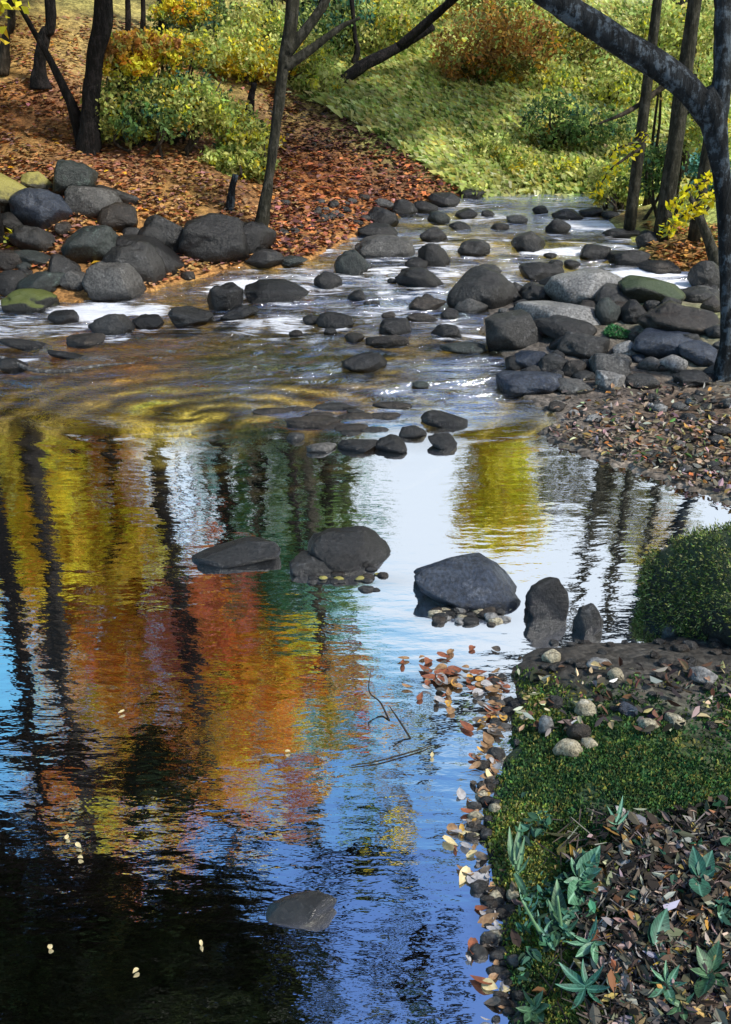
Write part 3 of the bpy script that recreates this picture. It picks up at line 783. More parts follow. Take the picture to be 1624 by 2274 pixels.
for u, v, ru, rv, s in [(210, 692, 110, 26, .62), (330, 690, 60, 18, .5), (560, 632, 90, 14, .62), (500, 640, 60, 14, .5), (640, 720, 80, 30, .42), (560, 725, 50, 22, .42), (1300, 500, 90, 18, .55), (1260, 560, 110, 12, .5),
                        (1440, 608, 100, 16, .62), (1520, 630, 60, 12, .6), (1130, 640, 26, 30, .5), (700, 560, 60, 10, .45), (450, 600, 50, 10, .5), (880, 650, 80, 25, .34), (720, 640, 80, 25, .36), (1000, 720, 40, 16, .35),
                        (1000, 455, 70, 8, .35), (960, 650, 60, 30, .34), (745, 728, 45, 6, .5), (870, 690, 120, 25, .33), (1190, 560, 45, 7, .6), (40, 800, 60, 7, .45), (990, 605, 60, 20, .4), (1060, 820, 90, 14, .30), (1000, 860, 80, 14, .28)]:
    foam_glint = np.maximum(foam_glint, s * np.minimum(1, 1.25 * wblob(u, v, ru, rv)))
shallow = np.clip((yw - 4.75) / .35, 0, 1) * .8
for u, v, ru, rv, s in [(200, 690, 130, 24, 1), (560, 632, 110, 16, 1), (1300, 505, 120, 16, .9), (1440, 608, 110, 16, 1), (1250, 440, 230, 12, .9), (1000, 830, 90, 40, .7), (1010, 920, 60, 40, .9), (900, 650, 120, 40, .5), (1140, 640, 30, 40, .9), (1060, 900, 60, 50, .9), (100, 860, 140, 60, .6)]:
    shallow *= 1 - s * np.minimum(1, 1.2 * wblob(u, v, ru, rv))
for u, v, ru, rv, s in [(1010, 1510, 70, 30, .5), (1085, 1560, 30, 60, .6), (1080, 1760, 22, 60, .7), (1090, 2020, 30, 80, .6), (1030, 1370, 90, 16, .6), (790, 1290, 110, 16, .6)]:
    shallow = np.maximum(shallow, s * wblob(u, v, ru, rv))
for u, v, ru, rv, s in [(1100, 530, 150, 26, 1), (1250, 550, 120, 14, .9), (1000, 470, 110, 10, .8), (430, 900, 170, 80, 1), (700, 880, 190, 80, 1), (230, 750, 190, 24, 1)]:
    shallow = np.maximum(shallow, s * np.minimum(1, 1.3 * wblob(u, v, ru, rv)))
shallow = np.clip(shallow * (.75 + 2.2 * fbm(xw, yw * 2.6, 1.8, 51)), 0, 1)
for r_ in ROCKS:                             # white painted along the rapids' rocks: froth and reflected sky
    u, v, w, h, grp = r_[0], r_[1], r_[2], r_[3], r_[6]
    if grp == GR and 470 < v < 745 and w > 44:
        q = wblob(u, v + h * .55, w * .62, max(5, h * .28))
        foam_glint = np.maximum(foam_glint, .44 * np.minimum(1, 1.2 * q) * (.8 + .6 * fbm(xw, yw, 4, int(u))))
foam_glint = np.maximum(foam_glint, .27 * np.clip((yw - 5.9) / .8, 0, 1) * (1 + 1.5 * fbm(xw, yw * 2.2, 1.3, 61)))
zw = wl(xw, yw) + 0 * xw
# curling eddy on the left and the tongue of current in the middle
for (u, v, rad, lam, amp) in [(420, 890, .8, .20, .0060), (930, 880, .8, .20, .0060), (680, 800, .7, .16, .006), (620, 730, .5, .13, .006)]:
    p = hit(u, v, wl)
    rr = np.hypot((xw - p[0]) * .7, (yw - p[1]) * 1.2); th = np.arctan2(yw - p[1], xw - p[0])
    zw += amp * np.sin(2 * np.pi * rr / lam + 2 * th + 11 * fbm(xw, yw, 1.5, 31)) * np.exp(-(rr / rad) ** 2 * 1.5) * (1 - np.exp(-(rr / .1) ** 2))
zw += fbm(xw, yw * 1.6, 2.4, 41) * .05 * np.clip((yw - 5.4) / 1.2, 0, 1)
wo = sheet('water', WX, WY, zw, M['water'], {'Rapid': rapid, 'FoamGlint': foam_glint, 'Shallow': shallow}); wo['kind'] = 'structure'

# shore stones one cannot tell apart
for i in range(26):
    u, v = 625 + rng.uniform(0, 210), 440 + rng.uniform(0, 90)
    if v > 545 - (u - 625) * .25: v = 470 + rng.uniform(-20, 20)
    stone(u, v, rng.uniform(14, 30), rng.uniform(9, 16), random.choice(['dark', 'brown', 'char', 'grey']), 'small dark stone scattered on the orange bank above the rapids', 'small stones on the orange bank', 0, 'stone', 2)
for i in range(75):
    u = rng.uniform(1180, 1620); v = rng.uniform(865, 1080)
    if v > 905 + (u - 1150) * .42: continue
    w = rng.uniform(14, 44)
    stone(u, v, w, w * rng.uniform(.45, .7), random.choice(['dark', 'brown', 'grey', 'pale', 'char', 'dark']), 'small stone among fallen leaves on the gravel beach below the bar', 'small stones on the gravel beach', 0, 'stone', 3)
for i in range(34):
    u = rng.uniform(960, 1125); v = 1366 + rng.normal(0, 11)
    w = rng.uniform(16, 38)
    stone(u, v, w, w * rng.uniform(.4, .6), random.choice(['cream', 'dark', 'pale', 'brown', 'char']), 'pebble on the small shelf in front of the largest pool boulder', 'pebbles below the pool boulder', 0, 'pebble', 2)
for i in range(20):
    u = rng.uniform(690, 885); v = 1290 + rng.normal(0, 14)
    w = rng.uniform(16, 36)
    stone(u, v, w, w * rng.uniform(.3, .5), random.choice(['brown', 'dark', 'char', 'lichen']), 'pebble awash in front of the domed teal rock', 'pebbles below the domed rock', 0, 'pebble', 2)
for i in range(60):
    u = rng.uniform(1150, 1620); v = 1425 + 190 * rng.random() ** 1.6
    w = rng.uniform(12, 34)
    stone(u, v, w, w * rng.uniform(.45, .7), random.choice(['dark', 'brown', 'char', 'brown', 'dark']), 'small dark stone on the bare soil of the near bank', 'small stones on the near bank', 0, 'stone', 3)
for i in range(34):
    u = rng.uniform(640, 1240); v = rng.uniform(520, 760)
    if v < 560 + (1000 - u) * .12 or (u > 1040 and v > 600): continue
    w = rng.uniform(20, 46)
    stone(u, v, w, w * rng.uniform(.4, .6), random.choice(['char', 'char', 'dark', 'brown']), 'small dark rock awash between the larger rocks of the rapids', 'small rocks awash in the rapids', 0, 'stone', 3)
for i in range(60):
    u = rng.uniform(1090, 1600); v = rng.uniform(640, 850)
    w = rng.uniform(22, 56)
    stone(u, v, w, w * rng.uniform(.5, .7), random.choice(['char', 'char', 'dark', 'dark', 'brown', 'grey']), 'small stone filling a gap between the boulders of the right bar', 'gap stones of the right bar', 0, 'stone', 3)
for i in range(26):
    u = rng.uniform(0, 420); v = 520 + rng.uniform(-90, 110)
    if v < 440 + u * .22: continue
    w = rng.uniform(22, 52)
    stone(u, v, w, w * rng.uniform(.5, .7), random.choice(['char', 'dark', 'teal', 'brown', 'char']), 'small dark stone filling a gap between the boulders of the left pile', 'gap stones of the left pile', 0, 'stone', 3)
for i in range(16):
    u = rng.uniform(590, 880); v = rng.uniform(900, 965)
    w = rng.uniform(40, 95)
    stone(u, v, w, w * rng.uniform(.18, .26), random.choice(['brown', 'brown', 'dark']), 'flat brown stone just awash at the brink of the pool', 'brown stones awash at the pool brink', 0, 'stone', 3, sunk=.5)
for i in range(80):
    v = rng.uniform(1500, 2270)
    e = np.interp(v, [1490, 1570, 1680, 1760, 1860, 1960, 2010, 2100, 2200, 2274], [1112, 1138, 1108, 1092, 1060, 1088, 1122, 1096, 1138, 1124])
    w = rng.uniform(16, 40)
    stone(e + rng.normal(-8, 16), v, w, w * rng.uniform(.45, .7), random.choice(['cream', 'brown', 'grey', 'dark', 'brown', 'char', 'dark']), 'pebble in the mixed stony rim of the near bank', 'pebbles rimming the near bank', 0, 'pebble', 2)
NEAR = [(1210, 1617, 34, 48, 'pale', 'smooth white oval stone upright on the near bank'), (1300, 1574, 46, 36, 'cream', 'cream pointed stone on the near bank above the white oval one'),
        (1266, 1664, 66, 40, 'cream', 'broad cream yellow stone on the moss below the white oval stone'), (1312, 1652, 40, 24, 'cream', 'small cream stone right of the broad cream yellow stone'),
        (1560, 1503, 56, 36, 'pale', 'pale rounded stone near the right edge of the bare soil'), (1395, 1578, 44, 28, 'blue', 'bluish stone with a pale top on the bare soil'),
        (1330, 1478, 50, 30, 'pale', 'pale flat stone on the gravel below the mossy boulder'), (1368, 1500, 34, 26, 'cream', 'small cream stone on the gravel below the mossy boulder'),
        (1225, 1460, 40, 30, 'cream', 'tan stone on the gravel near the leaf raft'), (1440, 1610, 40, 24, 'cream', 'yellowish stone amid moss on the near bank'),
        (1500, 1600, 44, 26, 'cream', 'yellow and white stone amid moss near the right edge'), (1235, 1560, 40, 30, 'dark', 'grey stone above the white oval stone'),
        (1285, 1630, 50, 42, 'brown', 'grey brown stone right of the white oval stone'), (1495, 1405, 42, 36, 'grey', 'round grey stone with pale ring at the foot of the mossy boulder')]
for u, v, w, h, m, lab in NEAR:
    stone(u, v, w, h, m, lab, 'larger stones on the near bank', 0, 'stone', 3, facets=3)

# moss cushion and big mossy boulder
def fuzz(C, Nn, ln, wd, pal, name, parent, mat='moss'):
    n = len(C)
    t = rng.normal(size=(n, 3)); t -= Nn * (t * Nn).sum(1)[:, None]; t /= np.linalg.norm(t, axis=1)[:, None] + 1e-9
    up = Nn + .55 * rng.normal(size=(n, 3)); up /= np.linalg.norm(up, axis=1)[:, None]
    l = ln * rng.uniform(.5, 1.4, (n, 1)); w = wd * rng.uniform(.6, 1.3, (n, 1))
    q = np.stack([C - t * w * .5, C + t * w * .5, C + up * l * .7 + t * w * .3, C + up * l], 1)
    return link(name, quads(name, q, palette(pal, n, .3)), M[mat], parent)
def mossy(u, v, w, h, label, mat, pal, cover, n, ln, name, sunk=.4, deep=.75, tilt=0):
    b = stone(u, v, w, h, mat, label, None, tilt, name, 4, sunk, 5, deep)
    me = b.data
    P = np.array([x.co[:] for x in me.vertices]); NN = np.array([x.normal[:] for x in me.vertices])
    m = NN[:, 2] + np.array([1.1 * noise.noise(Vector(p * 6)) for p in P]) > cover
    P, NN = P[m], NN[m]
    i = rng.integers(0, len(P), n)
    ext = np.abs(P).max()
    fuzz(P[i] + rng.normal(0, ext * .03, (n, 3)), NN[i], ln, ln * .45, pal, 'moss', b)
    return b
MOSS = [(3, (.07, .12, .025)), (3, (.14, .18, .04)), (3, (.26, .29, .11)), (2, (.03, .05, .016))]
mossy(1690, 1322, 450, 300, 'large moss covered boulder at the right edge between the pool and the near bank', 'green', MOSS, .02, 34000, .012, 'mossy_boulder', .42, .8, -18)
mossy(1368, 742, 56, 26, 'bright green moss cushion between boulders on the right bar', 'green', [(1, (.04, .16, .05)), (1, (.06, .20, .07))], -.2, 900, .02, 'moss_cushion')

# ------------------------------------------------------------------ trees
PALS = {
 'yellow': [(7, YEL), (2, (.80, .50, .04)), (1, (.6, .28, .03)), (1, LIME)],
 'orange': [(5, (.72, .24, .03)), (3, (.74, .40, .03)), (1, RUST), (1, (.6, .14, .04)), (2, YEL)],
 'red': [(3, (.62, .15, .05)), (3, (.58, .20, .18)), (2, (.70, .28, .04)), (1, GOLD)],
 'green': [(3, (.13, .22, .07)), (2, (.24, .33, .10)), (1, TEAL), (.5, DKG)],
 'teal': [(4, (.16, .42, .36)), (2, (.08, .26, .18)), (2, GREEN), (1, LEAFG)],
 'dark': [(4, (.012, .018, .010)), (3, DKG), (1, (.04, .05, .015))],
 'olive': [(3, (.20, .17, .03)), (2, (.12, .12, .025)), (1, GOLD), (1, LEAFG)],
 'lime': [(5, (.48, .54, .16)), (2, (.56, .58, .16)), (1.3, LEAFG), (1, YEL)],
 'amber': [(4, (.45, .24, .05)), (3, (.30, .17, .05)), (1, LIME)],
}
def blob_leaves(c, r, n, pal, size, hollow=.45, jit=.3, per=16, squash=None):
    c, r = np.asarray(c, float), np.asarray(r, float)
    k = max(3, n // per)
    d = rng.normal(size=(k, 3)); d /= np.linalg.norm(d, axis=1)[:, None]
    q = c + d * r * (hollow + (1 - hollow) * rng.random((k, 1)) ** .6)
    cc = palette(pal, k, jit)
    i = rng.integers(0, k, n)
    P = q[i] + rng.normal(size=(n, 3)) * r.min() * .17
    cl = cc[i] * np.exp(rng.normal(0, .22, (n, 1)))
    return leaf_quads(P, size * rng.uniform(.6, 1.4, n), 0, .55), np.clip(cl, 0, .9)

def tree(name, label, group, path, radii, bark, crown=(), limbs=(), leaf=.09, seg=12, twigs=True, cat='tree'):
    """path: world points of the trunk; crown: (centre, radii, leaves, palette); limbs: extra (points, radii)"""
    b = np.asarray(path[0], float)
    root = empty(name, b, label, cat, group)
    V, Fc = [], []
    tube([np.asarray(p) - b for p in path], [radii[0] * 1.3] + list(radii[1:]), V, Fc, seg, .10, 8)
    link('trunk', mesh('trunk', V, Fc), M[bark], root)
    for pts, rr in limbs:
        V, Fc = [], []
        tube([np.asarray(p) - b for p in pts], rr, V, Fc, 8, .08, 6)
        link('limb', mesh('limb', V, Fc), M[bark], root)
    if crown:
        Q, C, V, Fc = [], [], [], []
        pz = np.array([p[2] for p in path])
        for c, r, n, pal in crown:
            q, cl = blob_leaves(np.asarray(c) - b, r, n, PALS[pal], leaf)
            Q.append(q); C.append(cl)
            if twigs:
                c = np.asarray(c, float)
                zz = np.clip(c[2] - .35 * r[2] - .25 * abs(c[0] - path[-1][0]), pz[0] + .6, pz[-1] - .05)
                i = int(np.clip(np.searchsorted(pz, zz) - 1, 0, len(path) - 2))
                f = (zz - pz[i]) / max(1e-6, pz[i + 1] - pz[i])
                s = np.asarray(path[i]) * (1 - f) + np.asarray(path[i + 1]) * f
                rr = .55 * (radii[i] * (1 - f) + radii[i + 1] * f)
                tube([s - b, (s + c) / 2 - b + np.array([0, 0, .12 * r[2]]), c - b], [rr, rr * .7, rr * .35], V, Fc, 7, .08, 5)
                for _ in range(7):
                    d = rng.normal(size=3); d /= np.linalg.norm(d)
                    e = c + d * np.asarray(r) * .85
                    tube([c - b, (c + e) / 2 + rng.normal(0, .08, 3) - b, e - b], [rr * .4, rr * .25, .006], V, Fc, 5, .05, 4)
        if V: link('branches', mesh('branches', V, Fc), M[bark], root)
        link('crown', quads('crown', np.concatenate(Q), np.concatenate(C)), M['leaf'], root)
    return root

def base_at(u, v): return hit(u, v, zt)
def seen(pts, y, grow=()):
    """trunk points from where the picture shows them, at distance y; grow adds (dx, dz) steps above the frame"""
    o = [at(u, v, y) for u, v in pts]
    for dx, dz in grow: o.append(o[-1] + np.array([dx, 0, dz]))
    return o
def px2m(w, y): return w / 2 / F * y * 1.06

b = base_at(198, 336); Y4 = b[1]
tree('black_tree', 'thick black trunk on the orange slope, base above the boulder pile, crown out of view', 'trees on the left bank',
     [b - np.array([0, 0, .15])] + seen([(200, 250), (212, 130), (230, 0)], Y4, [(.1, 1.5), (.15, 2.2), (.3, 2.5)]), [px2m(48, Y4), px2m(32, Y4), px2m(33, Y4), px2m(34, Y4), .10, .09, .05], 'bark_black',
     [(mir(330, 1330, Y4 + .9), (1.3, 1.2, .9), 2200, 'red'), (mir(220, 1330, Y4 + .6), (.9, .8, .6), 1500, 'orange'), (mir(190, 1480, Y4 + .6), (.7, .8, .5), 900, 'orange'), (mir(400, 1560, Y4 + .9), (1.3, 1.2, 1.1), 2600, 'orange'), (mir(520, 1470, Y4 + 1.2), (.9, .8, .5), 1000, 'orange'), (mir(560, 1590, Y4 + 1.2), (.8, .8, .4), 800, 'orange'), (mir(480, 1350, Y4 + 1.2), (.6, .7, .4), 500, 'red'), (mir(640, 1460, Y4 + 1.4), (.6, .6, .3), 400, 'yellow'), (mir(250, 1200, Y4 + .9), (.8, .8, .5), 700, 'orange'), (mir(250, 1680, Y4 + .9), (1.2, 1.0, .7), 1700, 'orange'), (mir(250, 1770, Y4 + .9), (1.0, .8, .5), 1000, 'yellow'), (mir(400, 1680, Y4 + .9), (.9, .8, .5), 1000, 'orange'), (mir(290, 1850, Y4 + .9), (1.1, .9, .5), 1000, 'orange'), (mir(110, 1760, Y4 + .9), (.7, .7, .4), 500, 'orange'), (mir(250, 1790, Y4 + .7), (.5, .5, .3), 350, 'lime')], leaf=.13)
b = base_at(188, 322); yb = b[1] - .1
tree('leaning_sapling', 'thin bare sapling leaning left across the slope from the foot of the black trunk', 'trees on the left bank',
     [b] + seen([(160, 235), (110, 130), (45, 15)], yb, [(-.3, .7), (-.3, .9)]), [px2m(26, yb), px2m(20, yb), px2m(13, yb), px2m(9, yb), .02, .008], 'bark_black', seg=8)
b = base_at(92, 196); yb = b[1]
tree('dark_tree', 'dark trunk with flared foot left of the leaning sapling', 'trees on the left bank',
     [b] + seen([(88, 150), (98, 80), (112, 0)], yb, [(.05, 2), (.1, 3), (.1, 2.5)]), [px2m(34, yb), px2m(24, yb), px2m(22, yb), px2m(20, yb), .09, .07, .03], 'bark_black',
     [(mir(110, 1030, yb + .9), (1.0, 1.0, 1.0), 1500, 'orange'), (mir(60, 1180, yb + .9), (1.1, 1, .9), 1600, 'yellow'), (mir(140, 1260, yb + .9), (.9, .9, .6), 900, 'yellow')], leaf=.13)
b = base_at(8, 166); yb = b[1]
tree('slim_tree', 'slim grey trunk at the far left edge on the leaf slope', 'trees on the left bank',
     [b] + seen([(14, 80), (24, 0)], yb, [(.05, 2), (0, 3)]), [px2m(20, yb), px2m(15, yb), px2m(14, yb), .07, .03], 'bark_brown',
     [(mir(20, 950, yb + .9), (1.1, 1, 1.1), 1700, 'yellow'), (mir(-60, 1120, yb + .9), (1.2, 1, 1.2), 1800, 'yellow')], leaf=.13, seg=8)
# left of the frame, seen mirrored in the pool
b = base_at(-80, 420); yb = b[1]
tree('bankside_tree', 'tall dark tree on the left bank beyond the picture edge, mirrored in the pool', 'trees on the left bank',
     [b, b + [.05, 0, 1.6], b + [.02, .1, 3.6], b + [.1, .1, 5.6], b + [.1, 0, 8.2]], [.17, .14, .12, .09, .03], 'bark_black',
     [(mir(20, 1050, yb + .3), (.8, .6, .6), 1500, 'yellow'), (mir(30, 1230, yb + .3), (.9, .6, .5), 1500, 'yellow'), (mir(200, 960, yb + 3.8), (.8, .6, .7), 1500, 'orange'), (mir(0, 900, yb + 4.4), (1.0, .6, .8), 2000, 'yellow'), (mir(215, 1120, yb + 2), (.9, .6, .8), 1700, 'orange'), (mir(260, 1210, yb + 1), (.7, .6, .5), 1000, 'yellow'), (mir(110, 1150, yb + 1), (.6, .6, .7), 900, 'orange'), (mir(-60, 1380, yb + .3), (.6, .6, .3), 500, 'orange'), (mir(-30, 1000, yb - .6), (.5, .5, .7), 1300, 'yellow'), (mir(-20, 1180, yb - .6), (.55, .5, .6), 1400, 'yellow'), (mir(40, 1285, yb - .4), (.6, .5, .25), 600, 'yellow')], leaf=.10)
for (u, v, y, r0, hgt, lab) in [(68, 1060, 8.3, .085, 8.0, 'thick black trunk on the left bank mirrored as the leftmost black bar'), (20, 1350, 7.7, .09, 8.5, 'black trunk at the left water edge mirrored at the picture border'), (126, 1400, 8.0, .045, 8.0, 'thin black trunk mirrored through the blue gap')]:
    x = float(mir(u, v, y)[0]); b = np.array([x, y, zt(x, y)])
    tree('bank_tree', lab, 'trees on the left bank', [b - [0, 0, .1], b + [.04, 0, hgt * .3], b + [-.06, 0, hgt * .65], b + [.1, 0, hgt]], [r0 * 1.2, r0, r0 * .75, .02], 'bark_black', [(b + [.1, .2, hgt * .98], (.5, .5, .4), 110, 'dark')], seg=10)
# overhanging dark evergreen on the left
b = np.array([-4.6, 7.0, zt(-4.6, 7.0)])
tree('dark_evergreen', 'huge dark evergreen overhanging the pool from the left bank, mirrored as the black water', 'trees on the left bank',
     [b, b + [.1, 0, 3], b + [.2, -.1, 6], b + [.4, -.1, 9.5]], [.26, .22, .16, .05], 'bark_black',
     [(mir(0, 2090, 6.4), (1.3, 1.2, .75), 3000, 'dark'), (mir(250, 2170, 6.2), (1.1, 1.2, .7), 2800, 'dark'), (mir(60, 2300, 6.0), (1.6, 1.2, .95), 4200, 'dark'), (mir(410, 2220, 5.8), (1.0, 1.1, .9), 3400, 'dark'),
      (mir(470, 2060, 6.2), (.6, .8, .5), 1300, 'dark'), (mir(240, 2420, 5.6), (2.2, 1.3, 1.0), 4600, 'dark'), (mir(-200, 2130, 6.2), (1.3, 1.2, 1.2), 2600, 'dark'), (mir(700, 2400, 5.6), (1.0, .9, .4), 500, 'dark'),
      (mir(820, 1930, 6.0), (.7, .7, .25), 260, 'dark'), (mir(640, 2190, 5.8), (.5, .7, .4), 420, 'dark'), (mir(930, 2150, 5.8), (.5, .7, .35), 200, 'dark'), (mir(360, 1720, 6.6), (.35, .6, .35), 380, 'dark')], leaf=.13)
# slim leaning tree in the middle left
b = base_at(578, 518); yb = b[1]
ps = [b] + seen([(600, 380), (617, 250), (634, 120), (650, 0)], yb, [(.08, 1.4), (.1, 2.4)])
tree('leaning_tree', 'slim olive brown tree leaning right at the water edge with two rising branches', 'trees on the left bank', ps,
     [px2m(24, yb), px2m(19, yb), px2m(21, yb), px2m(24, yb), px2m(25, yb), .06, .02], 'bark_olive', [(mir(690, 1490, yb), (.8, .7, .35), 600, 'orange'), (mir(580, 1760, yb), (.8, .7, .4), 1000, 'orange'), (mir(760, 1600, yb), (.6, .5, .2), 260, 'orange')],
     [([at(636, 118, yb), at(680, 65, yb), at(722, 5, yb), at(760, -90, yb)], [.05, .04, .035, .02]), ([at(632, 150, yb), at(690, 110, yb), at(755, 62, yb), at(800, 40, yb)], [.045, .035, .022, .01])], leaf=.11)
for (pts, w, lab, bk, cr) in [
    ([(360, 75), (358, 0)], 15, 'pale grey brown trunk high on the slope above the green shrub', 'bark_olive', 'green'),
    ([(480, 72), (487, 0)], 22, 'olive trunk behind the yellow green foliage at the top', 'bark_olive', 'teal'),
    ([(590, 104), (600, 0)], 30, 'short visible black trunk at the top, left of the leaning tree', 'bark_black', 'teal'),
    ([(268, 66), (284, 0)], 10, 'thin twig like trunk right of the thick black trunk, nearer one', 'bark_black', None),
    ([(298, 68), (318, 0)], 9, 'thin twig like trunk right of the thick black trunk, farther one', 'bark_black', None)]:
    b = base_at(*pts[0]); yb = b[1]
    q = [b - [0, 0, .3]] + seen(pts[1:], yb, [(.05, 2.2), (.1, 2.6), (.1, 2)])
    tree('upland_tree', lab, 'trees on the left bank', q, [px2m(w * 1.2, yb), px2m(w, yb), px2m(w, yb) * .85, px2m(w, yb) * .6, .02], bk,
         [(q[-1] + np.array([rng.uniform(-.3, .3), 0, -.3]), (1.2, 1.1, 1.3), 1100, cr), (q[-2] + np.array([rng.uniform(-.5, .5), 0, -.2]), (1.0, .9, .8), 700, cr)] if cr else (), leaf=.15, seg=8)
b = base_at(552, 284); yb = b[1]
tree('broken_trunk', 'short broken dark trunk standing on the brown slope left of the leaning tree', None, [b - [0, 0, .1]] + seen([(556, 235), (565, 185)], yb), [px2m(22, yb), px2m(17, yb), px2m(10, yb)], 'bark_black', seg=8, cat='tree stump')
b = base_at(508, 466); yb = b[1]
tree('post_stump', 'weathered grey stump leaning in the dark hollow above the boulders', None, [b - [0, 0, .1]] + seen([(515, 425), (524, 388)], yb), [px2m(17, yb), px2m(15, yb), px2m(12, yb)], 'bark_blue', seg=8, cat='tree stump')
b = base_at(790, 165); yb = b[1]
tree('crooked_sapling', 'small crooked black sapling on the lime green slope', None, [b - [0, 0, .1]] + seen([(788, 140), (794, 110), (788, 72)], yb, [(-.05, .8), (.1, 1)]), [px2m(18, yb), px2m(15, yb), px2m(12, yb), px2m(9, yb), .03, .01], 'bark_black', seg=8)
b0 = base_at(728, 208); y0 = b0[1]
tree('fallen_branch', 'long dark dead branch propped across the lime green slope', None, [b0, at(800, 150, y0 + .2), at(880, 108, y0 + .4), at(962, 60, y0 + .6)], [px2m(14, y0), px2m(24, y0), px2m(20, y0), px2m(14, y0)], 'bark_black', limbs=[([at(880, 108, y0 + .4), at(960, 40, y0 + .3), at(1040, -30, y0)], [.05, .05, .04])], seg=8, cat='branch')

# far trees behind the stream (mirrored as the dark bars and blue green leaves)
FT = [(420, 60, .16, 'teal'), (520, -10, .14, 'green'), (610, 20, .17, 'teal'), (705, -5, .15, 'green'), (760, 15, .13, 'teal'), (470, -25, .15, 'teal'), (650, -30, .12, 'green')]
for i, (u, v, r0, pal) in enumerate(FT):
    yb = 15.0 + (i % 3) * 1.1
    x = float(at(u, 100, yb)[0]); b = np.array([x, yb, zt(x, yb)])
    cs = [(b + [rng.uniform(-.3, .3), .3, hh], (.7, .6, .6), 280, pal) for hh in (2.4, 3.5, 4.6, 5.6)]
    tree('valley_tree', 'tall blue green tree in the row across the stream', 'row of blue green trees across the stream',
         [b, b + [.05, 0, 2.5], b + [0, .05, 5], b + [.1, 0, 7.2]], [r0, r0 * .85, r0 * .6, .03], 'bark_black', cs, leaf=.16, seg=8)
# right side
b = base_at(1532, 400); yb = b[1]
ps = [b - [0, 0, .1]] + seen([(1528, 250), (1520, 110), (1508, 0)], yb, [(-.1, 1.2), (-.2, 1.6), (-.3, 1.8)])
tree('yellow_tree', 'olive trunk left of the forked tree whose yellow crown is mirrored in the pool', 'trees on the right bank', ps,
     [px2m(48, yb), px2m(42, yb), px2m(40, yb), px2m(40, yb), .10, .07, .02], 'bark_olive',
     [(mir(1120, 960, yb), (.45, .5, .5), 1100, 'yellow'), (mir(1110, 1130, yb), (.55, .5, .55), 1700, 'yellow'), (mir(1290, 1060, yb + .6), (.8, .7, .55), 900, 'olive'), (mir(1090, 1060, yb), (.4, .4, .5), 500, 'yellow'), (mir(1430, 1160, yb + .6), (.7, .7, .6), 700, 'olive'), (mir(1480, 1230, yb), (.5, .5, .3), 400, 'yellow')], leaf=.12)
for u, y, r0, lab in [((1320, 1150), 9.4, .042, 'slim dark trunk behind the green bank left of the olive trunk'), ((1378, 1200), 9.0, .06, 'thick dark trunk on the right bank mirrored as the broad black bar'), ((1440, 1200), 8.6, .042, 'dark trunk on the right bank just left of the forked tree')]:
    x = float(mir(*u, y)[0]); b = np.array([x, y, zt(x, y)])
    tree('dark_trunk_tree', lab, 'trees on the right bank', [b, b + [0, 0, 2.2], b + [-.05, 0, 4.2], b + [-.1, 0, 6.4]], [r0, r0 * .9, r0 * .8, .02], 'bark_olive', [(b + [0, 0, 5.6], (.8, .8, .6), 420, 'olive')], leaf=.12, seg=8)
# forked tree at the right edge
b = base_at(1612, 838); yb = b[1]
tree('forked_tree', 'blue grey forked tree at the right edge, one mottled limb leaning left over the stream', 'trees on the right bank',
     [b - [0, 0, .12]] + seen([(1616, 760), (1613, 600), (1607, 430), (1592, 320), (1576, 240), (1560, 205)], yb), [px2m(48, yb), px2m(32, yb), px2m(29, yb), px2m(33, yb), px2m(44, yb), px2m(56, yb), px2m(50, yb)], 'bark_blue',
     [(at(1010, -520, yb), (.9, .8, .5), 420, 'olive'), (at(1640, -620, yb), (.9, .8, .6), 500, 'olive')],
     [(seen([(1580, 262), (1525, 195), (1445, 135), (1350, 78), (1262, 20), (1180, -45), (1070, -230), (1010, -480)], yb), [px2m(52, yb), px2m(54, yb), px2m(54, yb), px2m(51, yb), px2m(49, yb), px2m(44, yb), px2m(34, yb), .02]),
      (seen([(1588, 300), (1604, 180), (1606, 60), (1608, -80), (1620, -300), (1640, -600)], yb), [px2m(44, yb), px2m(37, yb), px2m(34, yb), px2m(31, yb), px2m(26, yb), .02])], leaf=.10, twigs=False)
b = base_at(1598, 605); yb = b[1]
tree('leaning_sapling', 'short dark stem leaning left from the foot of the forked tree', None, [b] + seen([(1578, 545), (1552, 478), (1530, 430)], yb), [px2m(24, yb), px2m(22, yb), px2m(16, yb), px2m(8, yb)], 'bark_olive', seg=8, cat='sapling')
b0 = at(1330, 275, 9.2)
tree('bare_branch', 'thin bare branch slanting down left from the olive trunk', None, [at(1525, 150, 10.0), at(1470, 195, 9.7), at(1400, 245, 9.4), b0], [.035, .03, .022, .01], 'bark_brown', seg=6, cat='branch')

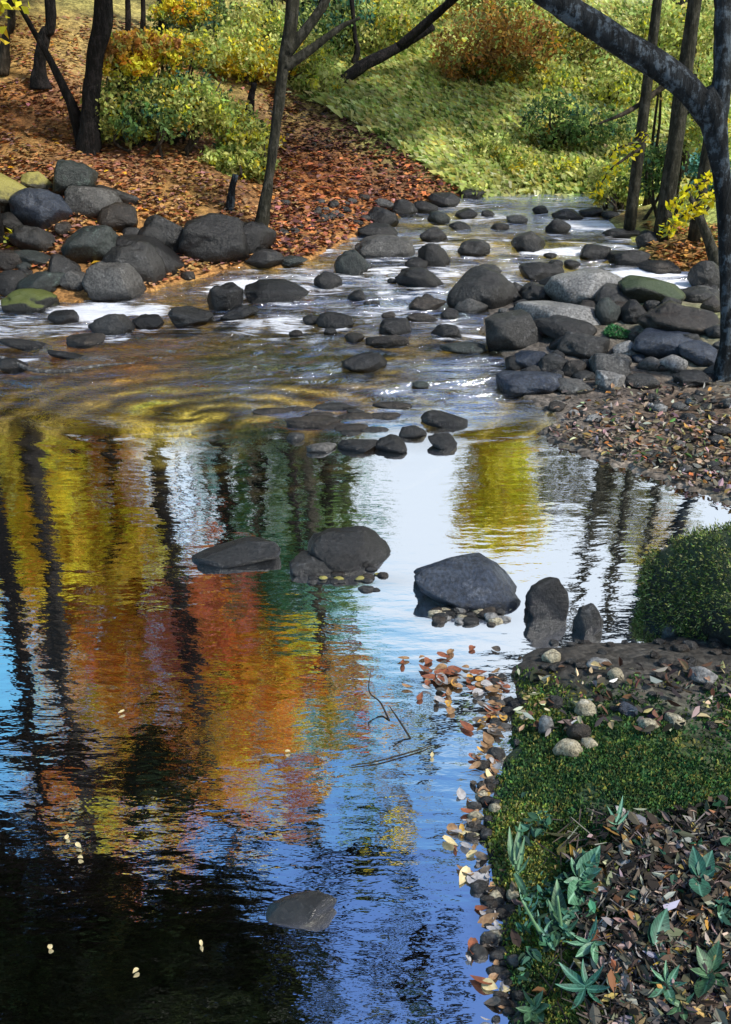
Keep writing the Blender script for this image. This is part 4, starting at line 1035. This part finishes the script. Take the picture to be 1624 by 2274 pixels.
# ------------------------------------------------------------------ shrubs and sprays
def shrub(name, label, blobs, y, leaf=.07, group=None, stems=True, cat='shrub', zoff=0):
    """blobs: (u, v, ru, rv, leaves, palette) as the picture shows them, at distance y"""
    cs = [at(u, v, y + dy) for u, v, ru, rv, n, pal, dy in blobs]
    x0 = float(np.mean([c[0] for c in cs])); b = np.array([x0, y, zt(x0, y)])
    root = empty(name, b, label, cat, group)
    Q, C, V, Fc = [], [], [], []
    for c, (u, v, ru, rv, n, pal, dy) in zip(cs, blobs):
        r = np.array([ru, .8 * (ru + rv) / 2, rv]) / F * (y + dy) * 1.1
        q, cl = blob_leaves(c - b, r * [1.08, 1.08, 1.0], int(n * 2.0), PALS[pal], leaf * .66, .30, .26, 10)
        Q.append(q); C.append(cl)
        if stems:
            for _ in range(3):
                e = c + rng.normal(0, .4, 3) * r
                f = np.array([c[0] * .6 + x0 * .4 + rng.normal(0, .06), y + dy, 0]); f[2] = zt(f[0], f[1]) - .03
                V, Fc = [], []
                tube([f - b, (f + e) / 2 - b + rng.normal(0, .05, 3), e - b], [.02, .014, .006], V, Fc, 5, .05, 4)
                link('stem', mesh('stem', V, Fc), M['bark_brown'], root)
    link('foliage', quads('foliage', np.concatenate(Q), np.concatenate(C)), M['leaf'], root)
    return root
yy = float(base_at(330, 320)[1])
shrub('green_shrub', 'broad green shrub right of the thick black trunk', [(300, 235, 90, 55, 1500, 'lime', 0), (360, 215, 110, 50, 1500, 'green', .2), (430, 235, 80, 50, 1100, 'lime', 0), (270, 285, 60, 30, 500, 'lime', -.1), (330, 270, 80, 30, 700, 'green', -.2)], yy)
yy = float(base_at(500, 345)[1])
shrub('lime_shrub', 'drooping lime green shrub beside the leaning tree', [(490, 260, 60, 32, 700, 'lime', 0), (550, 305, 60, 34, 900, 'lime', -.1), (540, 370, 50, 26, 700, 'lime', -.3), (500, 352, 50, 22, 500, 'lime', -.3), (585, 350, 26, 40, 400, 'lime', -.2), (525, 330, 40, 20, 300, 'green', -.1)], yy)
yy = float(base_at(330, 200)[1])
shrub('yellow_shrub', 'pale yellow and orange bush spreading in front of the thick black trunk', [(300, 100, 80, 22, 700, 'amber', -1.5), (340, 112, 90, 34, 900, 'yellow', -1.3), (280, 140, 60, 26, 500, 'yellow', -1.6), (430, 110, 60, 30, 600, 'lime', -1.2), (250, 120, 40, 18, 300, 'amber', -1.6)], yy)
yy = float(base_at(560, 190)[1])
shrub('bright_shrub', 'bright yellow green shrub behind the leaning tree', [(540, 110, 80, 45, 1100, 'lime', 0), (560, 140, 70, 30, 700, 'yellow', 0), (440, 50, 90, 45, 1100, 'green', .8), (410, 20, 60, 24, 500, 'yellow', .6), (570, 50, 70, 40, 800, 'lime', .5), (690, 120, 50, 40, 600, 'lime', .2)], yy, .08)
yy = float(base_at(760, 200)[1])
shrub('slope_shrub', 'light green shrub on the slope behind the dead branch', [(720, 60, 80, 60, 900, 'green', .8), (830, 50, 110, 50, 1200, 'lime', 1), (700, 190, 60, 36, 600, 'lime', -.2), (900, 30, 70, 36, 700, 'lime', 1.4), (770, 20, 60, 26, 400, 'teal', 1)], yy, .09)
yy = float(base_at(1070, 185)[1])
shrub('orange_bush', 'rust orange bush on the far slope', [(1070, 95, 80, 60, 900, 'amber', 0), (1030, 140, 70, 34, 350, 'amber', -.2), (1150, 100, 70, 60, 700, 'amber', .2), (1110, 150, 80, 26, 350, 'olive', -.2)], yy, .09)
yy = float(base_at(1260, 150)[1])
shrub('far_thicket', 'olive and lime thicket at the top under the mottled limb', [(1200, 60, 80, 60, 900, 'lime', .5), (1290, 130, 90, 60, 1100, 'olive', 0), (1240, 190, 90, 50, 900, 'lime', -.5), (1400, 190, 80, 60, 900, 'lime', -1), (1130, 20, 120, 30, 600, 'olive', 1)], yy, .09)
yy = float(base_at(1320, 330)[1])
shrub('shadowy_shrub', 'dark grey green shrub in the middle of the right slope', [(1240, 270, 70, 50, 600, 'green', 0), (1330, 290, 80, 40, 700, 'green', 0), (1230, 330, 60, 36, 400, 'olive', 0)], yy, .08)
yy = float(base_at(1150, 425)[1]) + .15
shrub('waterside_shrub', 'pale lime shrub hanging over the far water edge', [(1130, 370, 60, 40, 800, 'lime', .2), (1190, 390, 60, 34, 700, 'lime', .1), (1260, 385, 60, 30, 500, 'lime', .1), (1090, 340, 50, 34, 500, 'lime', .3)], yy, .07)
yy = 10.6
shrub('drooping_shrub', 'lime shrub drooping to the water by the russet far bank', [(1360, 400, 40, 46, 600, 'lime', 0), (1410, 400, 44, 52, 700, 'lime', .1), (1330, 436, 18, 18, 150, 'lime', -.1), (1400, 440, 22, 26, 200, 'lime', -.1), (1450, 370, 50, 44, 600, 'green', .3)], yy, .07)
yy = 9.2
shrub('right_bush', 'bright green bush behind the forked tree at the right edge', [(1570, 120, 70, 100, 1500, 'lime', .6), (1470, 60, 60, 50, 700, 'lime', .9), (1575, 290, 50, 60, 700, 'lime', .3), (1450, 380, 50, 50, 500, 'green', .5), (1580, 380, 40, 40, 400, 'teal', 0)], yy, .07)

def spray(label, pts, y, n=120, pal='yellow', size=.055):
    P = [at(u, v, y) for u, v in pts]
    b = P[0]
    root = empty('leafy_branch', b, label, 'branch', 'yellow leaf sprays by the forked tree')
    V, Fc = [], []
    tube([p - b for p in P], list(np.linspace(.014, .004, len(P))), V, Fc, 6, .05, 5)
    link('twig', mesh('twig', V, Fc), M['bark_brown'], root)
    t = rng.random(n) * (len(P) - 1); i = np.minimum(t.astype(int), len(P) - 2); f = (t - i)[:, None]
    A = np.array(P)
    C = A[i] * (1 - f) + A[i + 1] * f + rng.normal(0, .028, (n, 3)) - b - [0, 0, .02]
    link('leaves', quads('leaves', leaf_quads(C, size * rng.uniform(.7, 1.3, n), 0, .5), palette([(4, (.85, .72, .02)), (1, YEL), (1, LIME)], n, .15)), M['leaf'], root)
spray('long bright yellow leaf spray hanging lowest left of the forked tree', [(1600, 420), (1556, 452), (1515, 480), (1468, 512)], 7.4, 190)
spray('upper bright yellow leaf spray left of the forked tree', [(1596, 380), (1560, 405), (1520, 428), (1492, 458)], 7.5, 120)
spray('thin yellow leaf spray hanging near the far water', [(1420, 330), (1362, 372), (1340, 400), (1330, 425)], 9.0, 80)
spray('small yellow leaf spray above the thin one near the far water', [(1440, 300), (1405, 318), (1370, 330), (1352, 352)], 9.0, 60)
spray('yellow and white leaf tuft among the boulders at the left edge', [(-20, 556), (0, 545), (18, 535), (36, 520)], 8.3, 90)

# ------------------------------------------------------------------ grass, litter, moss: uncounted
def scatter(n, keep):
    """n random points on the land, uniform in the picture, for which keep(u, v, p) holds"""
    o = []
    return o
def in_view(u0, u1, v0, v1, n):
    U, Vv = rng.uniform(u0, u1, n), rng.uniform(v0, v1, n)
    P = np.array([hit(u, v, zt) for u, v in zip(U, Vv)])
    return P, U, Vv
def dry(P): return P[:, 2] > wl(P[:, 0], P[:, 1]) + .012
def tufts(name, P, ln, wd, pal, lean=(0, 0, 0), kind='stuff', mat='grass', per=6, spread=.05, jit=.25):
    n = len(P) * per
    C = np.repeat(P, per, 0) + rng.normal(0, spread, (n, 3)) * [1, 1, 0]
    C[:, 2] = gsamp(C[:, 0], C[:, 1]) - .005
    up = np.array([0, 0, 1.0]) + np.asarray(lean) + rng.normal(0, .35, (n, 3)); up /= np.linalg.norm(up, axis=1)[:, None]
    t = np.cross(up, rng.normal(size=(n, 3))); t /= np.linalg.norm(t, axis=1)[:, None]
    l = ln * rng.uniform(.5, 1.3, (n, 1)); w = wd * rng.uniform(.6, 1.3, (n, 1))
    tip = up + np.asarray(lean) * .8 + [0, 0, -.25]
    q = np.stack([C - t * w * .5, C + t * w * .5, C + up * l * .6 + t * w * .35, C + tip * l], 1)
    o = link(name, quads(name, q, np.repeat(palette(pal, len(P), jit), per, 0) * np.exp(rng.normal(0, .15, (n, 1)))), M[mat])
    o['kind'] = kind
    return o
P, U, Vv = in_view(640, 1600, 20, 430, 7000)
edge = 205 + np.clip((U - 700) * .60, -60, 235)
k = dry(P) & ((Vv < edge) | (U > 1120)) & (P[:, 1] > 9)
G1 = [(5, (.56, .62, .20)), (3, (.64, .68, .30)), (1.5, LEAFG), (1, (.55, .50, .12))]
tufts('grass', P[k], .17, .013, G1, (-.3, -.25, 0), per=13, spread=.11)

def folded(C, size, col, aspect=.5):
    """lens shaped leaves folded along the midrib: two quads each"""
    n = len(C)
    nr = rng.normal(size=(n, 3)) * .42; nr[:, 2] += 1; nr /= np.linalg.norm(nr, axis=1)[:, None]
    a = rng.normal(size=(n, 3)); a -= nr * (a * nr).sum(1)[:, None]; a /= np.linalg.norm(a, axis=1)[:, None]
    b = np.cross(nr, a)
    s = size[:, None]; w = s * aspect * rng.uniform(.6, 1.2, (n, 1)) * .5; up = nr * s * rng.uniform(-.05, .22, (n, 1))
    curl = nr * s * rng.uniform(-.15, .25, (n, 1))
    b0, t0 = C - a * s * .5 + curl, C + a * s * .55 + curl
    Lq = [C - a * s * .18 + b * w * .95 + up, C + a * s * .22 + b * w * .75 + up]
    Rq = [C + a * s * .22 - b * w * .75 + up, C - a * s * .18 - b * w * .95 + up]
    q = np.concatenate([np.stack([b0, t0, Lq[1], Lq[0]], 1), np.stack([b0, Rq[1], Rq[0], t0], 1)])
    return q, np.concatenate([col, np.clip(col * rng.uniform(.7, 1.2, (n, 1)), 0, .9)])
def near_litter(name, P, size, pal, lift=.012, jit=.35):
    n = len(P)
    C = P + np.stack([np.zeros(n), np.zeros(n), lift + rng.random(n) * .022], 1)
    q, c = folded(C, size * rng.uniform(.5, 1.5, n), palette(pal, n, jit))
    o = link(name, quads(name, q, c), M['litter']); o['kind'] = 'stuff'
    return o
def litter(name, P, size, pal, lift=.012, jit=.3):
    n = len(P)
    C = P + np.stack([np.zeros(n), np.zeros(n), lift + rng.random(n) * .02], 1)
    o = link(name, quads(name, leaf_quads(C, size * rng.uniform(.6, 1.4, n), .9, .6), palette(pal, n, jit)), M['litter'])
    o['kind'] = 'stuff'
    return o
P, U, Vv = in_view(-40, 660, 40, 640, 13000)
k = dry(P)
Q1 = [(3, (.46, .18, .06)), (5, (.42, .25, .09)), (3, (.46, .27, .13)), (2.5, RUST), (2.5, (.22, .12, .10)), (2, BROWN), (2, (.38, .18, .15)), (.5, GOLD)]
k &= fbm(P[:, 0], P[:, 1], 2.6, 95) + .25 * fbm(P[:, 0], P[:, 1], 11, 96) > -.17 * rng.random(len(P)) - .02 * 0 - .05
litter('leaf_litter', P[k], .058, Q1, .012, .22)
P, U, Vv = in_view(600, 1080, 190, 600, 7000)
k = dry(P) & (Vv > 205 + (U - 640) * .36)
m = k & (Vv > 340)
litter('orange_leaf_litter', P[m & (rng.random(len(P)) < .9)], .07, [(3.5, (.48, .18, .06)), (3, RUST), (2.5, MAROON), (2, (.34, .15, .12)), (2.5, BROWN)])
litter('brown_leaf_litter', P[k & ~m], .07, [(4, BROWN), (3, MAROON), (2, SOIL)])
P, U, Vv = in_view(1150, 1640, 850, 1130, 3600)
k = dry(P) & (rng.random(len(P)) < .35 + .6 * (Vv > 930))
near_litter('beach_leaf_litter', P[k], .036, [(3, (.10, .065, .04)), (5, (.20, .155, .115)), (4, (.32, .27, .22)), (1, (.32, .13, .04)), (1, (.28, .18, .06)), (2, SOIL), (.6, GREEN)])
P, U, Vv = in_view(1430, 1640, 500, 600, 700)
litter('russet_leaf_litter', P[dry(P)], .06, [(3, (.36, .15, .04)), (2, OCHRE), (1, BROWN)])
# near bank: moss then leaf litter
P, U, Vv = in_view(1080, 1640, 1480, 2300, 11000)
mossd = np.exp(-((Vv - 1710 - (1400 - U) * .10) / 110) ** 2) + 1.0 * np.exp(-(((U - 1240) / 110) ** 2 + ((Vv - 1930) / 200) ** 2)) + .6 * np.exp(-(((U - 1150) / 60) ** 2 + ((Vv - 1560) / 60) ** 2)) + .5 * np.exp(-(((U - 1260) / 110) ** 2 + ((Vv - 2180) / 80) ** 2))
mf = fbm(P[:, 0], P[:, 1], 3.2, 71)
k = dry(P) & (rng.random(len(P)) < mossd * 2.4 * np.clip(.75 + 3 * mf, .12, 1)) & (mf < .1)
k2 = dry(P) & (rng.random(len(P)) < mossd * 2.2) & (mf >= .1)
tufts('pale_moss', P[k2], .018, .012, [(3, (.13, .19, .035)), (2, (.22, .21, .04)), (1, (.06, .14, .04)), (1, (.26, .27, .10))], per=11, spread=.012, mat='moss', jit=.3)
tufts('moss', P[k], .020, .012, [(4, (.04, .10, .032)), (3, (.08, .135, .028)), (1.5, (.16, .16, .04)), (1.8, (.02, .05, .02))], per=12, spread=.012, mat='moss', jit=.3)
k = dry(P) & (rng.random(len(P)) < np.clip((Vv - 1815 + (U - 1350) * .15) / 80, 0, 1) * np.clip((U - 1250) / 160, .03, 1) * .6)
near_litter('bank_leaf_litter', P[k], .037, [(5, (.018, .014, .010)), (5, (.065, .05, .035)), (6, (.17, .135, .10)), (2, (.30, .27, .23)), (1.5, (.30, .20, .07)), (.4, (.28, .17, .03)), (.4, (.13, .05, .02)), (1, (.025, .08, .045))], .014)
k = dry(P) & (rng.random(len(P)) < .10) & (Vv < 1640)
near_litter('sparse_leaf_litter', P[k], .035, [(3, SOIL), (3, BROWN), (2, TAN), (1, (.38, .34, .28))])

P, U, Vv = in_view(1180, 1640, 1820, 2300, 700)
k = dry(P) & (rng.random(len(P)) < np.clip((U - 1180) / 200, .2, 1))
P = P[k]; n = len(P)                        # fine dead twigs lying through the litter
a = rng.normal(size=(n, 3)) * [1, 1, .22]; a /= np.linalg.norm(a, axis=1)[:, None]
b_ = np.cross(a, [0, 0, 1.0]) * .0022; l_ = rng.uniform(.012, .042, (n, 1)); C = P + [0, 0, .032]
to = link('twig_litter', quads('twig_litter', np.stack([C - a * l_ - b_, C - a * l_ + b_, C + a * l_ + b_ * .5 + [0, 0, .006], C + a * l_ - b_ * .5 + [0, 0, .006]], 1), palette([(3, (.012, .01, .01)), (1, (.08, .06, .05)), (.5, (.2, .18, .16))], n, .2)), M['litter']); to['kind'] = 'stuff'
P, U, Vv = in_view(1150, 1640, 1780, 2300, 2600)
f_ = fbm(P[:, 0], P[:, 1], 5, 77)
k = dry(P) & (f_ > .19) | dry(P) & (U < 1320) & (f_ > .11)
near_litter('ground_ivy', P[k], .026, [(3, (.025, .08, .048)), (2, (.05, .14, .09)), (3, (.016, .05, .025)), (.7, (.09, .2, .13))], .03)

# ------------------------------------------------------------------ leaves one can count
def leaf_mesh(name, l, w, curl=.12, n=5):
    V, Fc = [], []
    for i in range(n + 1):
        t = i / n
        ww = w * math.sin(math.pi * min(1, .08 + t * .92) ** .8) * .5 + .0004
        x = (t - .5) * l; z = curl * l * (t - .5) ** 2 * 2
        V += [(x, -ww, z + ww * .35), (x, 0, z), (x, ww, z + ww * .35)]
    for i in range(n):
        a = i * 3
        Fc += [(a, a + 1, a + 4, a + 3), (a + 1, a + 2, a + 5, a + 4)]
    return mesh(name, V, Fc)
def plain_leaf_mat(name, c, c2, ns=60, rib=None):
    m, t, N, L = new_mat(name)
    o = N('ShaderNodeOutputMaterial'); d = N('ShaderNodeBsdfPrincipled'); d.inputs['Roughness'].default_value = .55
    tc = N('ShaderNodeTexCoord'); n = N('ShaderNodeTexNoise'); n.inputs['Scale'].default_value = ns; n.inputs['Detail'].default_value = 5
    L(tc.outputs['Object'], n.inputs['Vector'])
    r = N('ShaderNodeMapRange'); r.inputs['From Min'].default_value = .4; r.inputs['From Max'].default_value = .6; L(n.outputs['Fac'], r.inputs['Value'])
    x = N('ShaderNodeMix'); x.data_type = 'RGBA'; x.inputs['A'].default_value = (*c, 1); x.inputs['B'].default_value = (*c2, 1)
    L(r.outputs[0], x.inputs['Factor'])
    col = x.outputs['Result']
    if rib:                                 # pale midrib and side veins of a living leaf (unit length mesh)
        s3 = N('ShaderNodeSeparateXYZ'); L(tc.outputs['Object'], s3.inputs[0])
        ab = N('ShaderNodeMath'); ab.operation = 'ABSOLUTE'; L(s3.outputs['Y'], ab.inputs[0])
        m1 = N('ShaderNodeMapRange'); m1.inputs['From Min'].default_value = .012; m1.inputs['From Max'].default_value = .035; m1.inputs['To Min'].default_value = 1; m1.inputs['To Max'].default_value = 0; L(ab.outputs[0], m1.inputs['Value'])
        dg = N('ShaderNodeMath'); dg.operation = 'SUBTRACT'; L(s3.outputs['X'], dg.inputs[0]); L(ab.outputs[0], dg.inputs[1])
        sn = N('ShaderNodeMath'); sn.operation = 'SINE'; ml = N('ShaderNodeMath'); ml.operation = 'MULTIPLY'; ml.inputs[1].default_value = 55; L(dg.outputs[0], ml.inputs[0]); L(ml.outputs[0], sn.inputs[0])
        m2 = N('ShaderNodeMapRange'); m2.inputs['From Min'].default_value = .8; m2.inputs['From Max'].default_value = 1; m2.inputs['To Max'].default_value = .5; L(sn.outputs[0], m2.inputs['Value'])
        mm = N('ShaderNodeMath'); mm.operation = 'MAXIMUM'; L(m1.outputs[0], mm.inputs[0]); L(m2.outputs[0], mm.inputs[1])
        y = N('ShaderNodeMix'); y.data_type = 'RGBA'; L(mm.outputs[0], y.inputs['Factor']); L(col, y.inputs['A']); y.inputs['B'].default_value = (*rib, 1)
        col = y.outputs['Result']
    L(col, d.inputs['Base Color']); L(d.outputs[0], o.inputs['Surface'])
    return m
LM = {'russet': plain_leaf_mat('russet_leaf', (.26, .08, .03), (.15, .05, .025)), 'tan': plain_leaf_mat('tan_leaf', (.32, .19, .09), (.2, .11, .05)), 'gold': plain_leaf_mat('gold_leaf', (.55, .33, .06), (.40, .2, .04)),
      'cream': plain_leaf_mat('cream_leaf', (.62, .52, .28), (.5, .4, .2)), 'grey': plain_leaf_mat('grey_leaf', (.36, .35, .35), (.25, .24, .24)), 'mint': plain_leaf_mat('mint_leaf', (.075, .20, .11), (.035, .11, .055), 6, (.20, .38, .25)),
      'jade': plain_leaf_mat('jade_leaf', (.025, .11, .065), (.012, .06, .035), 7, (.08, .22, .15)), 'fern': plain_leaf_mat('fern_leaf', (.05, .125, .05), (.022, .06, .025), 6, (.13, .25, .12)), 'dusk': plain_leaf_mat('dusk_leaf', (.04, .035, .03), (.10, .08, .06))}
LMESH = {}
for k_ in LM:
    for j, (l, w) in enumerate([(.085, .042), (.07, .03), (.06, .042)]):
        me = leaf_mesh('fallen_leaf', l, w, (.15, .3, -.1)[j]); me.materials.append(LM[k_]); LMESH[k_, j] = me
def fallen(p, kind, label, group, scale=1, tilt=.25):
    o = bpy.data.objects.new('fallen_leaf', LMESH[kind, random.randrange(3)])
    COL.objects.link(o)
    o.location = (float(p[0]), float(p[1]), float(p[2]) + .008)
    o.rotation_euler = (random.gauss(0, tilt), random.gauss(0, tilt), random.uniform(0, 6.28))
    o.scale = (scale,) * 3
    return tag(o, label, 'leaf', group)
RAFT = []
for i in range(95):
    t = rng.random()
    if i < 55: u, v = 1000 + rng.normal(0, 60), 1512 + rng.normal(0, 28)
    else: u, v = 1092 + rng.normal(0, 22), 1500 + rng.random() * 160
    if u > 1125: u = 1100
    fallen(hit(u, v, zs), random.choice(['russet', 'russet', 'tan', 'dusk', 'tan', 'gold', 'dusk', 'grey']), 'russet or tan leaf in the raft floating beside the near bank', 'leaves in the floating raft', rng.uniform(.45, .85), .12)
for i in range(85):
    v = rng.uniform(1660, 2270)
    e = np.interp(v, [1680, 1760, 1860, 1960, 2010, 2100, 2200, 2274], [1108, 1092, 1058, 1085, 1120, 1095, 1135, 1122])
    fallen(hit(e - abs(rng.normal(0, 26)), v, zs), random.choice(['russet', 'tan', 'gold', 'cream', 'dusk', 'grey', 'tan', 'dusk', 'grey']), 'small fallen leaf washed along the edge of the near bank', 'leaves along the waterline of the near bank', rng.uniform(.3, .75), .3)
for u, v, lab in [(112, 2106, 'cream leaf floating alone at lower left on black water'), (448, 2101, 'largest cream leaf floating on the black water'), (302, 2160, 'cream leaf floating lowest on the black water'),
                  (150, 1862, 'upper cream leaf of three drifting left of the dark trunk reflections'), (176, 1882, 'middle cream leaf of three drifting on the dark water'), (180, 1908, 'lowest cream leaf of three drifting on the dark water'),
                  (640, 1672, 'pale yellow leaf floating in the blue water left of the sunken twig'), (960, 1680, 'pale yellow leaf floating right of the sunken twig'), (270, 1585, 'golden leaf floating on the orange reflections')]:
    fallen(hit(u, v, wl), 'cream', lab, 'leaves drifting on the pool', .30, .1)
for u, v, kd, sc, lab in [(1450, 2010, 'grey', 1.1, 'large white veined leaf on the near bank litter'), (1335, 2000, 'grey', 1.0, 'white veined leaf with tan edge left of the larger white leaf'), (1475, 1876, 'grey', .9, 'pale grey leaf at the top of the litter heap'),
                         (1245, 1870, 'cream', 1.1, 'curled cream leaf arching over the dark hollow'), (1250, 1900, 'gold', .8, 'golden curled leaf under the cream one'), (1508, 2048, 'gold', 1.0, 'upright golden leaf below the dark curled leaf'),
                         (1360, 1916, 'gold', .6, 'small golden leaf standing in the litter'), (1300, 2105, 'gold', .5, 'tiny golden leaf near the star shaped plant'), (1455, 1900, 'gold', .45, 'tiny golden leaf below the pale grey leaf'),
                         (1400, 1940, 'grey', .8, 'curved white leaf in the middle of the litter'), (1420, 2120, 'grey', .8, 'long white leaf left of the fern like plant'), (1370, 2130, 'grey', .7, 'pale narrow leaf beside the long white leaf'),
                         (1520, 2110, 'russet', .8, 'rust leaf near the right edge litter'), (1590, 1960, 'gold', .9, 'yellow fringed leaf at the right edge'), (1420, 2230, 'grey', .7, 'white leaf at the bottom of the near bank'), (1375, 1815, 'grey', .7, 'upright white leaf at the edge of the moss')]:
    fallen(hit(u, v, zs) + np.array([0, 0, .012]), kd, lab, 'larger leaves on the near bank', sc * 1.15, .5)

# ------------------------------------------------------------------ small plants of the near bank
PL = {k_: leaf_mesh('leaf', 1.0, w, c) for k_, w, c in [('lance', .30, .25), ('broad', .55, .2), ('narrow', .18, .3)]}
def plant(label, base, leaves, mat, kind='lance', stem=None, cat='plant'):
    """base (u, v); leaves: (u0, v0, u1, v1) from attachment to tip; rises a little from the ground"""
    b = hit(*base, zs)
    root = empty('leafy_plant', b, label, cat, 'small plants on the near bank')
    yb = b[1]
    if stem:
        P = [at(u, v, yb) - b for u, v in stem]
        V, Fc = [], []
        tube(P, list(np.linspace(.006, .003, len(P))), V, Fc, 6, .03, 4)
        link('stem', mesh('stem', V, Fc), LM['fern'], root)
    me = PL[kind].copy(); me.materials.clear(); me.materials.append(LM[mat])
    for u0, v0, u1, v1 in leaves:
        h0 = hit(u0, v0, lambda x, y: zs(x, y) + .03) - b
        h1 = hit(u1, v1, lambda x, y: zs(x, y) + .05 + .02 * random.random()) - b
        o = bpy.data.objects.new('leaf', me); COL.objects.link(o); o.parent = root
        d = Vector(h1 - h0); L_ = d.length
        o.location = Vector((h0 + h1) / 2)
        q = d.to_track_quat('X', 'Z'); o.rotation_euler = (q.to_matrix() @ __import__('mathutils').Matrix.Rotation(random.gauss(0, .4), 3, 'X')).to_euler()
        o.scale = (L_, L_, L_)
    return root
plant('small star shaped mint green plant near the bottom of the bank', (1312, 2102), [(1312, 2095, 1330, 2035), (1310, 2098, 1265, 2075), (1312, 2100, 1275, 2130), (1315, 2102, 1318, 2150), (1318, 2098, 1352, 2098), (1306, 2098, 1255, 2096)], 'mint')
plant('mint sprig with paired narrow leaves climbing the dark water edge', (1210, 2090), [(1190, 2055, 1165, 2010), (1170, 2020, 1150, 1975), (1175, 2020, 1185, 1985), (1200, 2060, 1195, 2020), (1205, 2075, 1225, 2040), (1180, 2030, 1200, 1990), (1215, 2085, 1235, 2120), (1195, 2060, 1215, 2080)], 'mint', 'narrow', [(1215, 2095), (1190, 2055), (1160, 2000)])
plant('tall jade plant with broad upright leaf in the middle of the bank', (1250, 2080), [(1245, 2060, 1235, 1960), (1250, 2060, 1275, 2010), (1245, 2065, 1220, 2000), (1255, 2075, 1290, 2040), (1240, 2075, 1235, 2110), (1250, 2080, 1285, 2085)], 'fern', 'lance', [(1250, 2090), (1244, 2040), (1238, 1990)])
plant('broad mint leaves lying over the moss in the middle of the bank', (1290, 1950), [(1290, 1950, 1335, 1880), (1285, 1955, 1265, 1905), (1290, 1960, 1250, 1960), (1295, 1965, 1320, 1985), (1285, 1970, 1255, 2010), (1300, 1950, 1340, 1930)], 'mint', 'broad')
plant('teal blades curving along the dark hollow at the bank edge', (1150, 1940), [(1140, 1930, 1130, 1840), (1150, 1935, 1165, 1860), (1148, 1945, 1140, 1890), (1152, 1950, 1175, 2000), (1145, 1925, 1155, 1830), (1155, 1940, 1180, 1900)], 'fern', 'narrow')
plant('dark teal curled leaf plant near the right edge', (1556, 1950), [(1556, 1950, 1540, 1880), (1558, 1950, 1582, 1890), (1556, 1955, 1530, 1920), (1558, 1955, 1590, 1930), (1550, 1960, 1560, 2000)], 'jade', 'broad')
plant('single broad green leaf standing in the litter', (1455, 2100), [(1452, 2098, 1478, 2015), (1450, 2100, 1440, 2050)], 'jade', 'broad')
plant('large five leaved plant in the bottom right corner', (1580, 2170), [(1575, 2160, 1545, 2100), (1580, 2160, 1600, 2090), (1580, 2165, 1625, 2140), (1575, 2170, 1530, 2155), (1578, 2172, 1555, 2225), (1585, 2170, 1620, 2195)], 'fern', 'broad')
plant('fern like pale green plant at the bottom, left of the corner plant', (1480, 2190), [(1480, 2185, 1440, 2150), (1480, 2185, 1475, 2130), (1484, 2185, 1510, 2140), (1478, 2190, 1425, 2180), (1478, 2195, 1440, 2225), (1484, 2190, 1530, 2185), (1482, 2195, 1500, 2240)], 'mint', 'lance')
plant('lowest pale green rosette at the bottom edge of the bank', (1515, 2235), [(1515, 2235, 1480, 2215), (1515, 2235, 1545, 2205), (1515, 2238, 1550, 2255), (1512, 2240, 1480, 2260), (1515, 2240, 1522, 2274)], 'fern', 'lance')
plant('dark green spiky plant under the star shaped plant', (1300, 2200), [(1300, 2195, 1240, 2140), (1300, 2195, 1290, 2130), (1304, 2195, 1345, 2145), (1298, 2200, 1230, 2190), (1306, 2200, 1360, 2195), (1300, 2205, 1270, 2250), (1304, 2205, 1340, 2240)], 'jade', 'lance')
plant('broad mint leaves at the bottom left corner of the bank', (1185, 2245), [(1185, 2245, 1155, 2195), (1185, 2245, 1210, 2200), (1182, 2248, 1145, 2240), (1188, 2248, 1225, 2235), (1185, 2250, 1165, 2274), (1188, 2250, 1210, 2274)], 'fern', 'broad')
plant('pale sprig with small leaves at the upper edge of the litter', (1370, 1830), [(1370, 1830, 1385, 1770), (1372, 1830, 1350, 1790), (1374, 1832, 1400, 1800), (1368, 1834, 1345, 1820)], 'mint', 'narrow')

# ------------------------------------------------------------------ sticks in and on the water
def stick(name, label, pts, r, mat, z0=.0):
    P = [hit(u, v, lambda x, y, e=e: float(wl(x, y)) + e) for u, v, e in pts]
    b = P[0]; V, Fc = [], []
    tube([p - b for p in P], r, V, Fc, 7, .1, 6)
    o = link(name, mesh(name, V, Fc), M[mat], None, tuple(map(float, b)))
    return tag(o, label, 'branch')
stick('driftwood_branch', 'pale bowed driftwood branch lying on the water at the left edge', [(-20, 790, .05), (20, 800, .04), (75, 822, .03), (150, 824, .025), (220, 812, .02), (300, 806, .01)], [.013, .014, .013, .012, .009, .004], 'wood_pale')
stick('sunken_twig', 'forked thin dark twig sticking up from the turquoise water', [(865, 1600, .0), (845, 1560, .03), (820, 1535, .07), (824, 1488, .13)], [.0035, .003, .0025, .001], 'bark_brown')
stick('straight_twig', 'short straight dark twig sticking up right of the forked twig', [(912, 1640, 0), (890, 1605, .04), (865, 1568, .09)], [.0035, .003, .0015], 'bark_brown')
stick('water_twig', 'long thin twig lying on the blue water below the forked twig', [(780, 1700, .004), (840, 1690, .006), (920, 1668, .006), (960, 1655, .004)], [.0015, .0025, .0025, .0015], 'bark_brown')
